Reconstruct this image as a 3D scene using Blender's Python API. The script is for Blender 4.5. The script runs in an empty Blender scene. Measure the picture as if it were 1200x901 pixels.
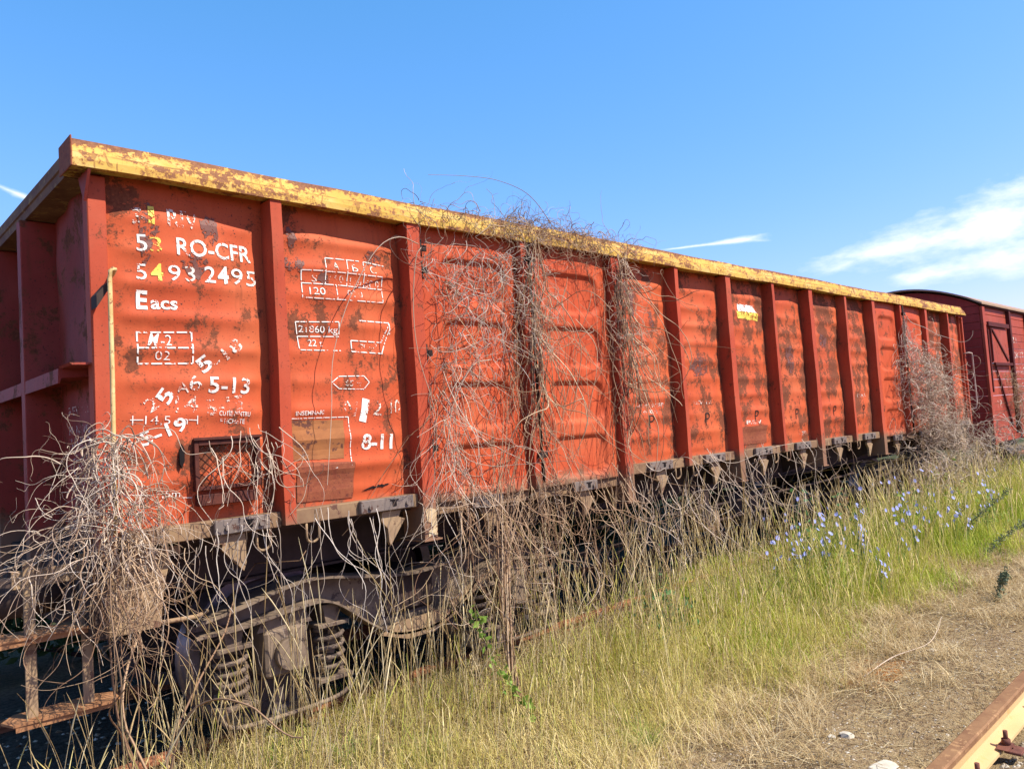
import bpy, bmesh, math, random
import numpy as np
from mathutils import Matrix, Vector
R = math.radians
random.seed(7)
rng = np.random.default_rng(11)
sc = bpy.context.scene
COL = sc.collection

# ------------------------------------------------------------------ camera
YAW, PITCH, ROLL = .7620, .0558, -.0665
def cam_axes():
    cy, sy, cp, sp = math.cos(YAW), math.sin(YAW), math.cos(PITCH), math.sin(PITCH)
    f = Vector((sy*cp, cy*cp, sp)); r = Vector((cy, -sy, 0)); u = r.cross(f)
    c, s = math.cos(ROLL), math.sin(ROLL)
    return c*r+s*u, -s*r+c*u, f
cr, cu, cf = cam_axes()
cam_d = bpy.data.cameras.new('camera'); cam = bpy.data.objects.new('camera', cam_d); COL.objects.link(cam)
cam.matrix_world = Matrix(((cr.x, cu.x, -cf.x, -1.0435), (cr.y, cu.y, -cf.y, -3.7865), (cr.z, cu.z, -cf.z, 1.8497), (0, 0, 0, 1)))
cam_d.sensor_width = 36; cam_d.lens = 892/1200*36; cam_d.clip_start = .05; cam_d.clip_end = 3000
sc.camera = cam

# ------------------------------------------------------------------ light
SUN = Vector((.50, -1.0, 1.28)).normalized()          # towards the sun
sun_d = bpy.data.lights.new('sun', 'SUN'); sun = bpy.data.objects.new('sun', sun_d); COL.objects.link(sun)
sun_d.energy = 5.0; sun_d.angle = R(.53); sun_d.color = (1, .93, .82)
sun.rotation_euler = (-SUN).to_track_quat('-Z', 'Y').to_euler()
sc.view_settings.view_transform = 'Standard'; sc.view_settings.look = 'None'
sc.view_settings.exposure = .85; sc.view_settings.gamma = 1

def build_world():
    w = bpy.data.worlds.new('World'); sc.world = w; w.use_nodes = True
    nt = w.node_tree; N = nt.nodes; L = nt.links; N.clear()
    out = N.new('ShaderNodeOutputWorld'); bg = N.new('ShaderNodeBackground')
    sky = N.new('ShaderNodeTexSky'); sky.sky_type = 'NISHITA'; sky.sun_disc = False
    sky.sun_elevation = math.asin(SUN.z); sky.sun_rotation = math.atan2(SUN.x, SUN.y)
    sky.altitude = 200; sky.air_density = 1.0; sky.dust_density = .4; sky.ozone_density = 2.2
    bg.inputs[1].default_value = .083
    hs = N.new('ShaderNodeHueSaturation'); hs.inputs['Saturation'].default_value = 1.0; hs.inputs['Value'].default_value = 1.2
    gr = N.new('ShaderNodeMix'); gr.data_type = 'RGBA'; gr.blend_type = 'MULTIPLY'; gr.inputs[0].default_value = 1
    L.new(sky.outputs[0], gr.inputs[6]); gr.inputs[7].default_value = (.78, 1.18, 1.52, 1); 
    sp = N.new('ShaderNodeSeparateColor'); L.new(gr.outputs[2], sp.inputs[0]); cb = N.new('ShaderNodeCombineColor')
    for k, (a_, p_) in enumerate(((1.0, 1.3), (1.40, .70), (1.50, .80))):
        pw = N.new('ShaderNodeMath'); pw.operation = 'POWER'; L.new(sp.outputs[k], pw.inputs[0]); pw.inputs[1].default_value = p_
        ml = N.new('ShaderNodeMath'); ml.operation = 'MULTIPLY'; L.new(pw.outputs[0], ml.inputs[0]); ml.inputs[1].default_value = a_; L.new(ml.outputs[0], cb.inputs[k])
    L.new(cb.outputs[0], hs.inputs['Color'])
    # clouds: wisps low in the sky, along the direction of the train
    tc = N.new('ShaderNodeTexCoord')
    sep = N.new('ShaderNodeSeparateXYZ'); L.new(tc.outputs['Generated'], sep.inputs[0])
    def m(op, a, b=None, clamp=False):
        n = N.new('ShaderNodeMath'); n.operation = op; n.use_clamp = clamp
        for i, v in enumerate((a, b)):
            if v is None: continue
            if isinstance(v, (int, float)): n.inputs[i].default_value = v
            else: L.new(v, n.inputs[i])
        return n.outputs[0]
    az = m('ARCTAN2', sep.outputs[1], sep.outputs[0]); el = m('ARCSINE', sep.outputs[2])
    def band(a0, e0, a1, e1, wid, w2=None):
        # wedge of cloud along a line in azimuth / elevation
        t = m('DIVIDE', m('SUBTRACT', az, a0), a1-a0)
        ec = m('ADD', m('MULTIPLY', t, e1-e0), e0)
        d = m('ABSOLUTE', m('SUBTRACT', el, ec))
        wd = m('ADD', m('MULTIPLY', t, (w2 or wid)-wid), wid)
        v = m('SUBTRACT', 1, m('DIVIDE', d, wd))
        v = m('MINIMUM', v, m('MULTIPLY', t, 4)); v = m('MINIMUM', v, m('MULTIPLY', m('SUBTRACT', 1.8, t), 3))
        return v
    b = band(R(24), R(9.7), R(11), R(11.1), R(.6), R(2.4))
    for a in ((R(19.5), R(8.0), R(11), R(8.4), R(.4), R(1.8)), (R(34.5), R(12.2), R(30.5), R(12.2), R(.07), R(.15)),
              (R(83), R(18), R(76), R(15.5), R(.15), R(.3)), (R(-20), R(12), R(-50), R(22), R(1), R(5))):
        b = m('MAXIMUM', b, band(*a))
    mp = N.new('ShaderNodeMapping'); mp.inputs['Scale'].default_value = (9, 9, 24); mp.inputs['Rotation'].default_value = (.0, .15, 0)
    L.new(tc.outputs['Generated'], mp.inputs[0])
    no = N.new('ShaderNodeTexNoise'); no.inputs['Scale'].default_value = 1.6; no.inputs['Detail'].default_value = 8; no.inputs['Roughness'].default_value = .6
    L.new(mp.outputs[0], no.inputs['Vector'])
    v = m('ADD', b, m('MULTIPLY', m('SUBTRACT', no.outputs['Fac'], .5), 3.0))
    v = m('MULTIPLY', m('ADD', v, .1), .95, True); v = m('MULTIPLY', v, m('ADD', m('MULTIPLY', v, .5), .5))
    wisp = m('MULTIPLY', v, .93)
    mix = N.new('ShaderNodeMix'); mix.data_type = 'RGBA'
    L.new(wisp, mix.inputs[0]); L.new(hs.outputs[0], mix.inputs[6]); mix.inputs[7].default_value = (7.4, 8.0, 8.6, 1)
    L.new(mix.outputs[2], bg.inputs[0]); L.new(bg.outputs[0], out.inputs[0])
build_world()

# ------------------------------------------------------------------ helpers
def link_mesh(name, me, mat, parent=None):
    o = bpy.data.objects.new(name, me); COL.objects.link(o)
    if mat: me.materials.append(mat)
    if parent: o.parent = parent
    return o
def tag(o, label=None, cat=None, group=None, kind=None):
    if label: o['label'] = label
    if cat: o['category'] = cat
    if group: o['group'] = group
    if kind: o['kind'] = kind
    return o
def empty(name, loc=(0, 0, 0)):
    o = bpy.data.objects.new(name, None); COL.objects.link(o); o.location = loc; o.empty_display_size = .1
    return o
def npmesh(name, verts, faces, smooth=False):
    """verts (n,3) float, faces (m,k) int, k = 3 or 4"""
    verts = np.asarray(verts, np.float32); faces = np.asarray(faces, np.int32)
    me = bpy.data.meshes.new(name); k = faces.shape[1]
    me.vertices.add(len(verts)); me.vertices.foreach_set('co', verts.ravel())
    me.loops.add(faces.size); me.loops.foreach_set('vertex_index', faces.ravel())
    me.polygons.add(len(faces)); me.polygons.foreach_set('loop_start', np.arange(0, faces.size, k, dtype=np.int32))
    me.polygons.foreach_set('loop_total', np.full(len(faces), k, np.int32))
    me.polygons.foreach_set('use_smooth', np.full(len(faces), smooth, bool))
    me.update(calc_edges=True); me.validate()
    return me
class MB:
    def __init__(s): s.bm = bmesh.new()
    def box(s, x0, x1, y0, y1, z0, z1, bev=.003):
        r = bmesh.ops.create_cube(s.bm, size=1)
        for v in r['verts']:
            v.co = Vector((x0+(v.co.x+.5)*(x1-x0), y0+(v.co.y+.5)*(y1-y0), z0+(v.co.z+.5)*(z1-z0)))
        if bev:
            es = list({e for v in r['verts'] for e in v.link_edges})
            bmesh.ops.bevel(s.bm, geom=es, offset=bev, segments=1, affect='EDGES')
        return s
    def prism(s, pts, a, b, axis='y'):
        """polygon pts in the plane across axis, extruded from a to b"""
        def P(p, t):
            return {'y': (p[0], t, p[1]), 'x': (t, p[0], p[1]), 'z': (p[0], p[1], t)}[axis]
        va = [s.bm.verts.new(P(p, a)) for p in pts]; vb = [s.bm.verts.new(P(p, b)) for p in pts]
        n = len(pts); s.bm.faces.new(va); s.bm.faces.new(vb[::-1])
        for i in range(n): s.bm.faces.new((va[i], vb[i], vb[(i+1) % n], va[(i+1) % n]))
        return s
    def tube(s, pts, r, seg=8, cap=True):
        pts = [Vector(p) for p in pts]; rings = []
        for i, p in enumerate(pts):
            t = (pts[min(i+1, len(pts)-1)]-pts[max(i-1, 0)]).normalized()
            a = t.cross(Vector((.13, .31, .94))).normalized(); b = t.cross(a)
            rr = r[i] if hasattr(r, '__len__') else r
            rings.append([s.bm.verts.new(p+rr*(a*math.cos(k*2*math.pi/seg)+b*math.sin(k*2*math.pi/seg))) for k in range(seg)])
        for A, B in zip(rings, rings[1:]):
            for k in range(seg): f = s.bm.faces.new((A[k], A[(k+1) % seg], B[(k+1) % seg], B[k])); f.smooth = True
        if cap: s.bm.faces.new(rings[0][::-1]); s.bm.faces.new(rings[-1])
        return s
    def cyl(s, c, r, axis, h, seg=24):
        d = {'x': Vector((1, 0, 0)), 'y': Vector((0, 1, 0)), 'z': Vector((0, 0, 1))}[axis]
        c = Vector(c)
        return s.tube([c-d*h/2, c+d*h/2], r, seg)
    def build(s, name, mat, parent=None):
        bmesh.ops.recalc_face_normals(s.bm, faces=s.bm.faces[:])
        me = bpy.data.meshes.new(name); s.bm.to_mesh(me); s.bm.free()
        return link_mesh(name, me, mat, parent)
def smoothstep(a, b, x):
    t = np.clip((x-a)/(b-a), 0, 1); return t*t*(3-2*t)

# ------------------------------------------------------------------ materials
class Mat:
    def __init__(s, name, rough=.7, spec=.3):
        s.m = bpy.data.materials.new(name); s.m.use_nodes = True
        s.nt = s.m.node_tree; s.N = s.nt.nodes; s.L = s.nt.links
        s.b = s.N['Principled BSDF']; s.b.inputs['Roughness'].default_value = rough
        s.b.inputs['Specular IOR Level'].default_value = spec
        s.geo = s.N.new('ShaderNodeNewGeometry')
    def pos(s, scale=(1, 1, 1), obj=False):
        mp = s.N.new('ShaderNodeMapping'); mp.inputs['Scale'].default_value = scale
        s.L.new(s.geo.outputs['Position'], mp.inputs[0]); return mp.outputs[0]
    def noise(s, scale, det=4, rough=.55, st=(1, 1, 1), off=0, dist=0):
        n = s.N.new('ShaderNodeTexNoise'); n.inputs['Scale'].default_value = scale; n.inputs['Detail'].default_value = det
        n.inputs['Roughness'].default_value = rough; n.inputs['Distortion'].default_value = dist
        mp = s.N.new('ShaderNodeMapping'); mp.inputs['Scale'].default_value = st; mp.inputs['Location'].default_value = (off, off*.7, off*1.3)
        s.L.new(s.geo.outputs['Position'], mp.inputs[0]); s.L.new(mp.outputs[0], n.inputs['Vector'])
        return n.outputs['Fac']
    def math(s, op, a, b=0, clamp=False):
        n = s.N.new('ShaderNodeMath'); n.operation = op; n.use_clamp = clamp
        for i, v in enumerate((a, b)):
            if isinstance(v, (int, float)): n.inputs[i].default_value = v
            else: s.L.new(v, n.inputs[i])
        return n.outputs[0]
    def ramp(s, v, lo, hi):          # linear 0..1
        return s.math('DIVIDE', s.math('SUBTRACT', v, lo), hi-lo, True)
    def mix(s, f, a, b, mode='MIX'):
        n = s.N.new('ShaderNodeMix'); n.data_type = 'RGBA'; n.blend_type = mode
        for i, v in ((0, f), (6, a), (7, b)):
            if isinstance(v, (int, float)): n.inputs[i].default_value = v
            elif isinstance(v, tuple): n.inputs[i].default_value = (*v, 1)
            else: s.L.new(v, n.inputs[i])
        return n.outputs[2]
    def axis(s, k):
        n = s.N.new('ShaderNodeSeparateXYZ'); s.L.new(s.geo.outputs['Position'], n.inputs[0]); return n.outputs[k]
    def color(s, c):
        if isinstance(c, tuple): s.b.inputs['Base Color'].default_value = (*c, 1)
        else: s.L.new(c, s.b.inputs['Base Color'])
        return s
    def bump(s, h, strength=.3, dist=.01):
        n = s.N.new('ShaderNodeBump'); n.inputs['Strength'].default_value = strength; n.inputs['Distance'].default_value = dist
        s.L.new(h, n.inputs['Height']); s.L.new(n.outputs[0], s.b.inputs['Normal']); return s

def m_paint(name, base, dark, rust_lo=.60, fade=.0, rustc=(.085, .030, .018), far_rust=.0, dirt=True):
    m = Mat(name, .7, .10)
    big = m.noise(1.3, 4, .6, off=3); mid = m.noise(6, 6, .65, st=(1, 1, .8)); fine = m.noise(38, 4, .7)
    streak = m.noise(9, 4, .6, st=(1, 1, .12), off=8)
    c = m.mix(m.ramp(big, .35, .7), base, dark)
    c = m.mix(m.math('MULTIPLY', m.ramp(streak, .45, .75), .35), c, tuple(x*.62 for x in dark))
    c = m.mix(m.math('MULTIPLY', m.ramp(m.noise(2.2, 3, off=21), .5, .75), .28), c, (base[0]*1.08, base[1]*1.9, base[2]*2.2))
    # rust: islands where the medium noise is high, broken by the fine noise
    vf = m.noise(110, 3, .7, off=17)
    v = m.math('ADD', m.math('MULTIPLY', mid, .62), m.math('ADD', m.math('MULTIPLY', fine, .24), m.math('MULTIPLY', vf, .16)))
    if far_rust:
        v = m.math('ADD', v, m.math('MULTIPLY', m.ramp(m.axis(0), 3.6, 5.5), far_rust))
        v = m.math('ADD', v, m.math('MULTIPLY', m.math('SUBTRACT', m.noise(1.9, 2, off=40), .5), .22))
    mask = m.ramp(v, rust_lo-.012, rust_lo+.004)
    edge = m.ramp(v, rust_lo-.05, rust_lo-.01)
    c = m.mix(m.math('MULTIPLY', edge, .35), c, (rustc[0]*1.9, rustc[1]*1.7, rustc[2]*1.3))
    rc = m.mix(m.ramp(m.noise(60, 3), .3, .7), rustc, (rustc[0]*2.1, rustc[1]*2.0, rustc[2]*1.6))
    c = m.mix(m.math('MULTIPLY', mask, .9), c, rc)
    run = m.math('MULTIPLY', m.ramp(m.noise(17, 3, .6, st=(1, 1, .07), off=31), .60, .72), m.ramp(m.noise(2.4, 3, off=14), .48, .62))
    c = m.mix(m.math('MULTIPLY', run, .55), c, (rustc[0]*1.6, rustc[1]*1.4, rustc[2]))
    pit = m.ramp(m.noise(85, 2, .5, off=5), .66, .69)
    c = m.mix(m.math('MULTIPLY', pit, m.ramp(big, .4, .6)), c, (.07, .025, .018))
    if dirt:
        z = m.axis(2)
        d = m.math('ADD', m.math('SUBTRACT', 1.52, z), m.math('MULTIPLY', m.math('SUBTRACT', mid, .5), .25))
        c = m.mix(m.math('MULTIPLY', m.ramp(d, 0, .12), .85), c, (.17, .115, .07))
    m.color(c)
    h = m.math('ADD', m.math('MULTIPLY', mask, -.5), m.math('ADD', m.math('MULTIPLY', fine, .35), m.math('MULTIPLY', m.noise(4, 3, off=9), 1.2)))
    m.bump(h, .35, .006)
    m.L.new(m.math('ADD', m.math('MULTIPLY', mask, .25), .62), m.b.inputs['Roughness'])
    return m.m
ORANGE = (.47, .092, .032); ORDARK = (.38, .064, .025)
M = {}
M['paint'] = m_paint('orange_red_paint', ORANGE, ORDARK, .580, far_rust=.062)
M['post'] = m_paint('post_paint', (.39, .068, .031), (.32, .050, .023), .62)
M['door'] = m_paint('door_paint', (.45, .080, .029), (.39, .060, .023), .605)
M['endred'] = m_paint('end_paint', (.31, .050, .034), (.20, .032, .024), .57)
M['boxred'] = m_paint('plank_paint', (.33, .062, .034), (.27, .046, .027), .60, dirt=False)
M['boxend'] = m_paint('plank_end_paint', (.28, .038, .030), (.22, .032, .026), .66, dirt=False)

def m_yellow():
    m = Mat('yellow_paint', .7, .12)
    mid = m.noise(5, 6, .7, st=(1, 1, 2.2)); fine = m.noise(45, 4, .7)
    v = m.math('ADD', m.math('MULTIPLY', mid, .6), m.math('MULTIPLY', fine, .4))
    # bare top edge and near the lower fold
    z = m.axis(2)
    v = m.math('ADD', v, m.math('MULTIPLY', m.ramp(z, 3.262, 3.30), .10))
    v = m.math('ADD', v, m.math('MULTIPLY', m.math('SUBTRACT', m.noise(1.2, 2, off=3), .5), .16))
    mask = m.ramp(v, .535, .548)
    c = m.mix(m.ramp(m.noise(3, 3, off=4), .35, .65), (.56, .37, .085), (.50, .30, .06))
    c = m.mix(m.ramp(m.noise(14, 3, st=(.3, 1, 1)), .5, .7), c, (.56, .40, .14))
    crease = m.math('MULTIPLY', m.ramp(m.math('ABSOLUTE', m.math('SUBTRACT', m.math('ADD', z, m.math('MULTIPLY', m.noise(6, 2, off=2), .008)), 3.236)), .006, .002), m.ramp(m.noise(4, 3, off=50), .40, .52))
    c = m.mix(m.math('MULTIPLY', crease, .75), c, (.15, .065, .03))
    scr = m.ramp(m.noise(22, 2, .4, st=(1, 1, .25), off=12, dist=1.5), .64, .67)
    c = m.mix(m.math('MULTIPLY', scr, .7), c, (.22, .09, .035))
    c = m.mix(m.ramp(v, .49, .535), c, (.40, .20, .05))
    c = m.mix(mask, c, m.mix(m.ramp(fine, .35, .65), (.13, .05, .025), (.25, .11, .05)))
    m.color(c); m.bump(m.math('ADD', fine, m.math('MULTIPLY', mask, -.8)), .3, .004)
    return m.m
M['yellow'] = m_yellow()
def m_simple(name, a, b, scale=8, rough=.8, bump=.3, st=(1, 1, 1), bd=.004, spots=None, metal=0):
    m = Mat(name, rough, .12)
    n = m.noise(scale, 6, .65, st=st); f = m.noise(scale*7, 3, .6)
    c = m.mix(m.ramp(n, .35, .65), a, b)
    if spots: c = m.mix(m.ramp(m.noise(scale*2.3, 4, .7, off=7), .58, .62), c, spots)
    m.color(c); m.bump(m.math('ADD', n, m.math('MULTIPLY', f, .5)), bump, bd)
    m.b.inputs['Metallic'].default_value = metal
    return m.m
M['sill'] = m_simple('dusty_sill', (.24, .155, .085), (.15, .085, .05), 5, spots=(.10, .05, .035))
M['grey'] = m_simple('grey_steel', (.115, .095, .085), (.18, .14, .115), 9, spots=(.08, .045, .035))
M['tan'] = m_simple('dusty_tan_steel', (.30, .205, .115), (.21, .135, .08), 6, spots=(.13, .07, .045))
M['dark'] = m_simple('dark_underframe', (.035, .024, .02), (.07, .045, .035), 4)
M['bogie'] = m_simple('dusty_bogie', (.21, .155, .105), (.105, .075, .055), 5, spots=(.08, .055, .045))
M['spring'] = m_simple('spring_steel', (.17, .125, .09), (.09, .065, .05), 12)
M['step'] = m_simple('rusty_step', (.34, .17, .08), (.24, .11, .05), 8, spots=(.14, .06, .035))
M['wheel'] = m_simple('wheel_steel', (.05, .04, .04), (.09, .065, .06), 6, rough=.5)
M['tread'] = m_simple('worn_tread', (.22, .2, .2), (.14, .12, .13), 6, rough=.35, metal=.7)
M['cream'] = m_simple('cream_primer', (.52, .42, .25), (.38, .24, .13), 14, spots=(.20, .08, .05))
M['rail_head'] = m_simple('rail_head_rust', (.23, .125, .06), (.16, .08, .04), 9, rough=.8, spots=(.30, .17, .08))
M['rail_side'] = m_simple('rail_side_rust', (.46, .28, .12), (.52, .36, .18), 2.2, rough=.8, st=(.4, 1, 1), spots=(.52, .30, .12))
M['track_rust'] = m_simple('track_rail_rust', (.30, .12, .055), (.20, .075, .04), 5, rough=.8)
M['bolt'] = m_simple('bolt_rust', (.10, .04, .03), (.18, .07, .045), 20)
M['rust_plate'] = m_simple('rusty_plate', (.20, .055, .03), (.26, .085, .04), 30, spots=(.13, .04, .028))
M['board'] = m_simple('worn_board', (.31, .125, .045), (.22, .085, .035), 5, st=(1, 1, 2), spots=(.11, .045, .03))
M['hole'] = m_simple('black_opening', (.008, .006, .006), (.015, .01, .01), 8)
M['handrail'] = m_simple('yellowed_rail', (.62, .45, .20), (.50, .33, .13), 18, rough=.5, spots=(.22, .10, .05))
M['pale_rail'] = m_simple('pale_rail', (.45, .36, .30), (.3, .2, .15), 18, rough=.5)
M['roof'] = m_simple('roof_sheet', (.32, .22, .14), (.24, .15, .10), 4, st=(1, 1, 1))
M['black_paint'] = m_simple('black_paint', (.02, .014, .012), (.035, .02, .016), 12)
M['stone'] = m_simple('pale_stone', (.52, .48, .39), (.38, .33, .25), 14, bd=.01)
M['dark_plank'] = m_simple('dark_plank', (.09, .018, .016), (.06, .015, .013), 5)

def m_stencil(name, col, lo):
    """old stencil paint: chipped through by a fine noise"""
    m = Mat(name, .6, .3); m.color(m.mix(m.ramp(m.noise(20, 3), .3, .7), col, tuple(x*.82 for x in col)))
    v = m.math('ADD', m.math('MULTIPLY', m.noise(16, 5, .7, off=2), .6), m.math('MULTIPLY', m.noise(90, 3, .6, off=6), .4))
    keep = m.ramp(v, lo, lo+.03)
    tr = m.N.new('ShaderNodeBsdfTransparent'); mx = m.N.new('ShaderNodeMixShader')
    m.L.new(keep, mx.inputs[0]); m.L.new(tr.outputs[0], mx.inputs[1]); m.L.new(m.b.outputs[0], mx.inputs[2])
    m.L.new(mx.outputs[0], m.N['Material Output'].inputs[0])
    return m.m
M['white'] = m_stencil('white_stencil', (.74, .70, .62), .435)
M['white_worn'] = m_stencil('worn_white_stencil', (.68, .58, .48), .505)
M['white_faint'] = m_stencil('faint_white_stencil', (.62, .45, .36), .51)
M['yell_st'] = m_stencil('yellow_stencil', (.72, .55, .08), .45)

def m_plant(name, ramp, transl=.35, rough=.6, zgrad=None, patch=None):
    """ramp: list of (pos, colour) picked per blade"""
    m = Mat(name, rough, .2)
    cr_ = m.N.new('ShaderNodeValToRGB'); e = cr_.color_ramp.elements
    e[0].position = ramp[0][0]; e[0].color = (*ramp[0][1], 1); e[1].position = ramp[-1][0]; e[1].color = (*ramp[-1][1], 1)
    for p, c in ramp[1:-1]: k = e.new(p); k.color = (*c, 1)
    v = m.geo.outputs['Random Per Island']
    if patch: v = m.math('ADD', m.math('MULTIPLY', v, .55), m.ramp(m.noise(patch, 3, .6), .32, .86), True)
    m.L.new(v, cr_.inputs[0]); m.L.new(cr_.outputs[0], m.b.inputs['Base Color'])
    if transl:
        t = m.N.new('ShaderNodeBsdfTranslucent'); m.L.new(cr_.outputs[0], t.inputs[0])
        mx = m.N.new('ShaderNodeMixShader'); mx.inputs[0].default_value = transl
        m.L.new(m.b.outputs[0], mx.inputs[1]); m.L.new(t.outputs[0], mx.inputs[2]); m.L.new(mx.outputs[0], m.N['Material Output'].inputs[0])
    return m.m
M['vine'] = m_plant('dead_vine', [(0, (.20, .13, .09)), (.35, (.36, .26, .18)), (.7, (.50, .40, .30)), (1, (.60, .50, .39))], 0, .8)
M['vine_pink'] = m_plant('brown_vine', [(0, (.15, .08, .045)), (.5, (.32, .20, .115)), (1, (.48, .35, .22))], 0, .8)
M['vine_grey'] = m_plant('grey_vine', [(0, (.22, .17, .13)), (.5, (.42, .35, .28)), (1, (.56, .49, .41))], 0, .8)
M['grass_green'] = m_plant('green_grass', [(0, (.17, .27, .025)), (.45, (.36, .44, .045)), (.85, (.54, .50, .09)), (1, (.64, .52, .22))], .28, patch=.9)
M['grass_mix'] = m_plant('mixed_grass', [(0, (.20, .25, .04)), (.3, (.40, .38, .07)), (.65, (.60, .48, .15)), (1, (.76, .63, .31))], .25, patch=1.4)
M['straw'] = m_plant('straw', [(0, (.32, .21, .09)), (.5, (.54, .40, .19)), (1, (.74, .62, .37))], .2)
M['stalk'] = m_plant('seed_stalk', [(0, (.38, .38, .07)), (.5, (.58, .47, .15)), (1, (.72, .60, .30))], .2)
M['leaf'] = m_plant('green_leaf', [(0, (.12, .22, .03)), (1, (.30, .42, .08))], .4)
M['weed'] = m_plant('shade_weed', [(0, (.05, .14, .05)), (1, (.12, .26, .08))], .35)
M['leafy'] = m_plant('leafy_weed', [(0, (.16, .25, .04)), (1, (.34, .42, .09))], .35)
M['bush'] = m_plant('bush_leaf', [(0, (.025, .05, .015)), (1, (.06, .10, .03))], .3)
M['spike'] = m_plant('spike_leaf', [(0, (.09, .12, .065)), (.6, (.15, .19, .10)), (1, (.26, .28, .17))], .1)
M['chic_stem'] = m_plant('chicory_stem', [(0, (.10, .16, .04)), (1, (.20, .26, .07))], .1)
M['petal'] = m_plant('blue_petal', [(0, (.27, .31, .70)), (1, (.46, .50, .86))], .3)
M['gravel'] = m_plant('gravel_chips', [(0, (.11, .075, .045)), (.6, (.30, .225, .14)), (1, (.48, .43, .35))], 0, .9)

def m_ground():
    m = Mat('dry_soil', .95, .1)
    n = m.noise(2.2, 8, .65); f = m.noise(28, 5, .7); ff = m.noise(120, 3, .6)
    c = m.mix(m.ramp(n, .35, .65), (.265, .185, .095), (.185, .12, .06))
    c = m.mix(m.ramp(f, .45, .7), c, (.36, .275, .15))
    c = m.mix(m.ramp(f, .46, .33), c, (.085, .05, .03))
    c = m.mix(m.math('MULTIPLY', m.ramp(ff, .58, .7), .6), c, (.44, .37, .27))
    # iron stained patch
    sx = m.math('SUBTRACT', m.axis(0), 4.25); sy = m.math('SUBTRACT', m.axis(1), -1.62)
    r = m.math('SQRT', m.math('ADD', m.math('MULTIPLY', sx, sx), m.math('MULTIPLY', m.math('MULTIPLY', sy, sy), 7)))
    r = m.math('ADD', r, m.math('MULTIPLY', m.math('SUBTRACT', m.noise(9, 4), .5), 1.3))
    c = m.mix(m.math('MULTIPLY', m.ramp(r, .42, .16), .8), c, (.34, .12, .02))
    # dark weedy ground beyond the train; also added unseen behind the viewer to cut bounce
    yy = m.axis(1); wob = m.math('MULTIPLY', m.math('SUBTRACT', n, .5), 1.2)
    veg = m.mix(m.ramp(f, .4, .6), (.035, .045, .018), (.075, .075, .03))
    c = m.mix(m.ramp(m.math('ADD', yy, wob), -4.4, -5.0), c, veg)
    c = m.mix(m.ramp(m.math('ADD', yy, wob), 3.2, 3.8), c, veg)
    wagon_shade = m.math('MULTIPLY', m.ramp(m.math('ADD', yy, m.math('MULTIPLY', wob, .3)), .35, .75), m.ramp(m.math('ADD', yy, wob), 3.6, 3.0))  # shade under the wagons, painted into the ballast colour
    c = m.mix(wagon_shade, c, m.mix(m.ramp(f, .4, .6), (.045, .034, .025), (.10, .075, .055)))
    m.color(c); m.bump(m.math('ADD', m.math('MULTIPLY', f, .8), m.math('MULTIPLY', ff, .3)), 1.0, .035)
    return m.m
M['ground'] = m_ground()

# ------------------------------------------------------------------ ground
_ph = rng.uniform(0, 6.28, 20)
def gz(x, y):
    x = np.asarray(x, float); y = np.asarray(y, float)
    z = .05+.018*np.sin(x*1.1+_ph[0])*np.cos(y*1.7+_ph[1])+.010*np.sin(x*3.3+y*2.1+_ph[2])+.005*np.sin(x*7.1-y*6.3+_ph[3])
    z = z+.06*smoothstep(-.1, .5, y)*smoothstep(4.5, 3, y)
    z = z+.10*smoothstep(5, 9, x)*np.exp(-((y+.5)/.9)**2)
    z = z-.045*np.exp(-((y+2.49)/.25)**2)
    return z
def build_ground():
    nx, ny = 300, 200
    xs = np.concatenate([[-900, -200, -60, -20], np.linspace(-6, 24, nx), [40, 90, 250, 900]])
    ys = np.concatenate([[-900, -200, -60, -20], np.linspace(-6, 8, ny), [14, 40, 120, 900]])
    X, Y = np.meshgrid(xs, ys, indexing='ij'); Z = gz(X, Y)
    far = (np.abs(X) > 30) | (np.abs(Y) > 16); Z[far] = .05
    V = np.stack([X, Y, Z], -1).reshape(-1, 3); n2 = len(ys)
    I, J = np.meshgrid(np.arange(len(xs)-1), np.arange(n2-1), indexing='ij'); a = (I*n2+J).ravel()
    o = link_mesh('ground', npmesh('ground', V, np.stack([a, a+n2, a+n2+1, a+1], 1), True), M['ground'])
    tag(o, kind='structure')
build_ground()

# ------------------------------------------------------------------ open wagon
WX = 12.82                 # length of the body
PX = [.855, 1.757, 2.74, 3.755, 4.64, 5.485, 6.39, 7.24, 8.18, 9.01, 9.97, 10.935, 11.915]
LONG = {1, 3, 5, 7, 9, 11}       # indices of the long posts
PWID = [.065, .095, .05, .095, .05, .085, .05, .085, .05, .085, .05, .085, .05]
ZT, ZB, ZS = 3.30, 3.165, 1.405
wagon = empty('open_wagon', (0, 0, .2))
tag(wagon, 'long rusty orange open freight wagon with yellow top rim, overgrown with dead vines', 'freight wagon')
wagon_off = Vector((0, 0, .2))
def W(o):          # children are modelled in world space: cancel the offset of the Empty
    o.parent = wagon; o.location = o.location-wagon_off; return o

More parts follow.
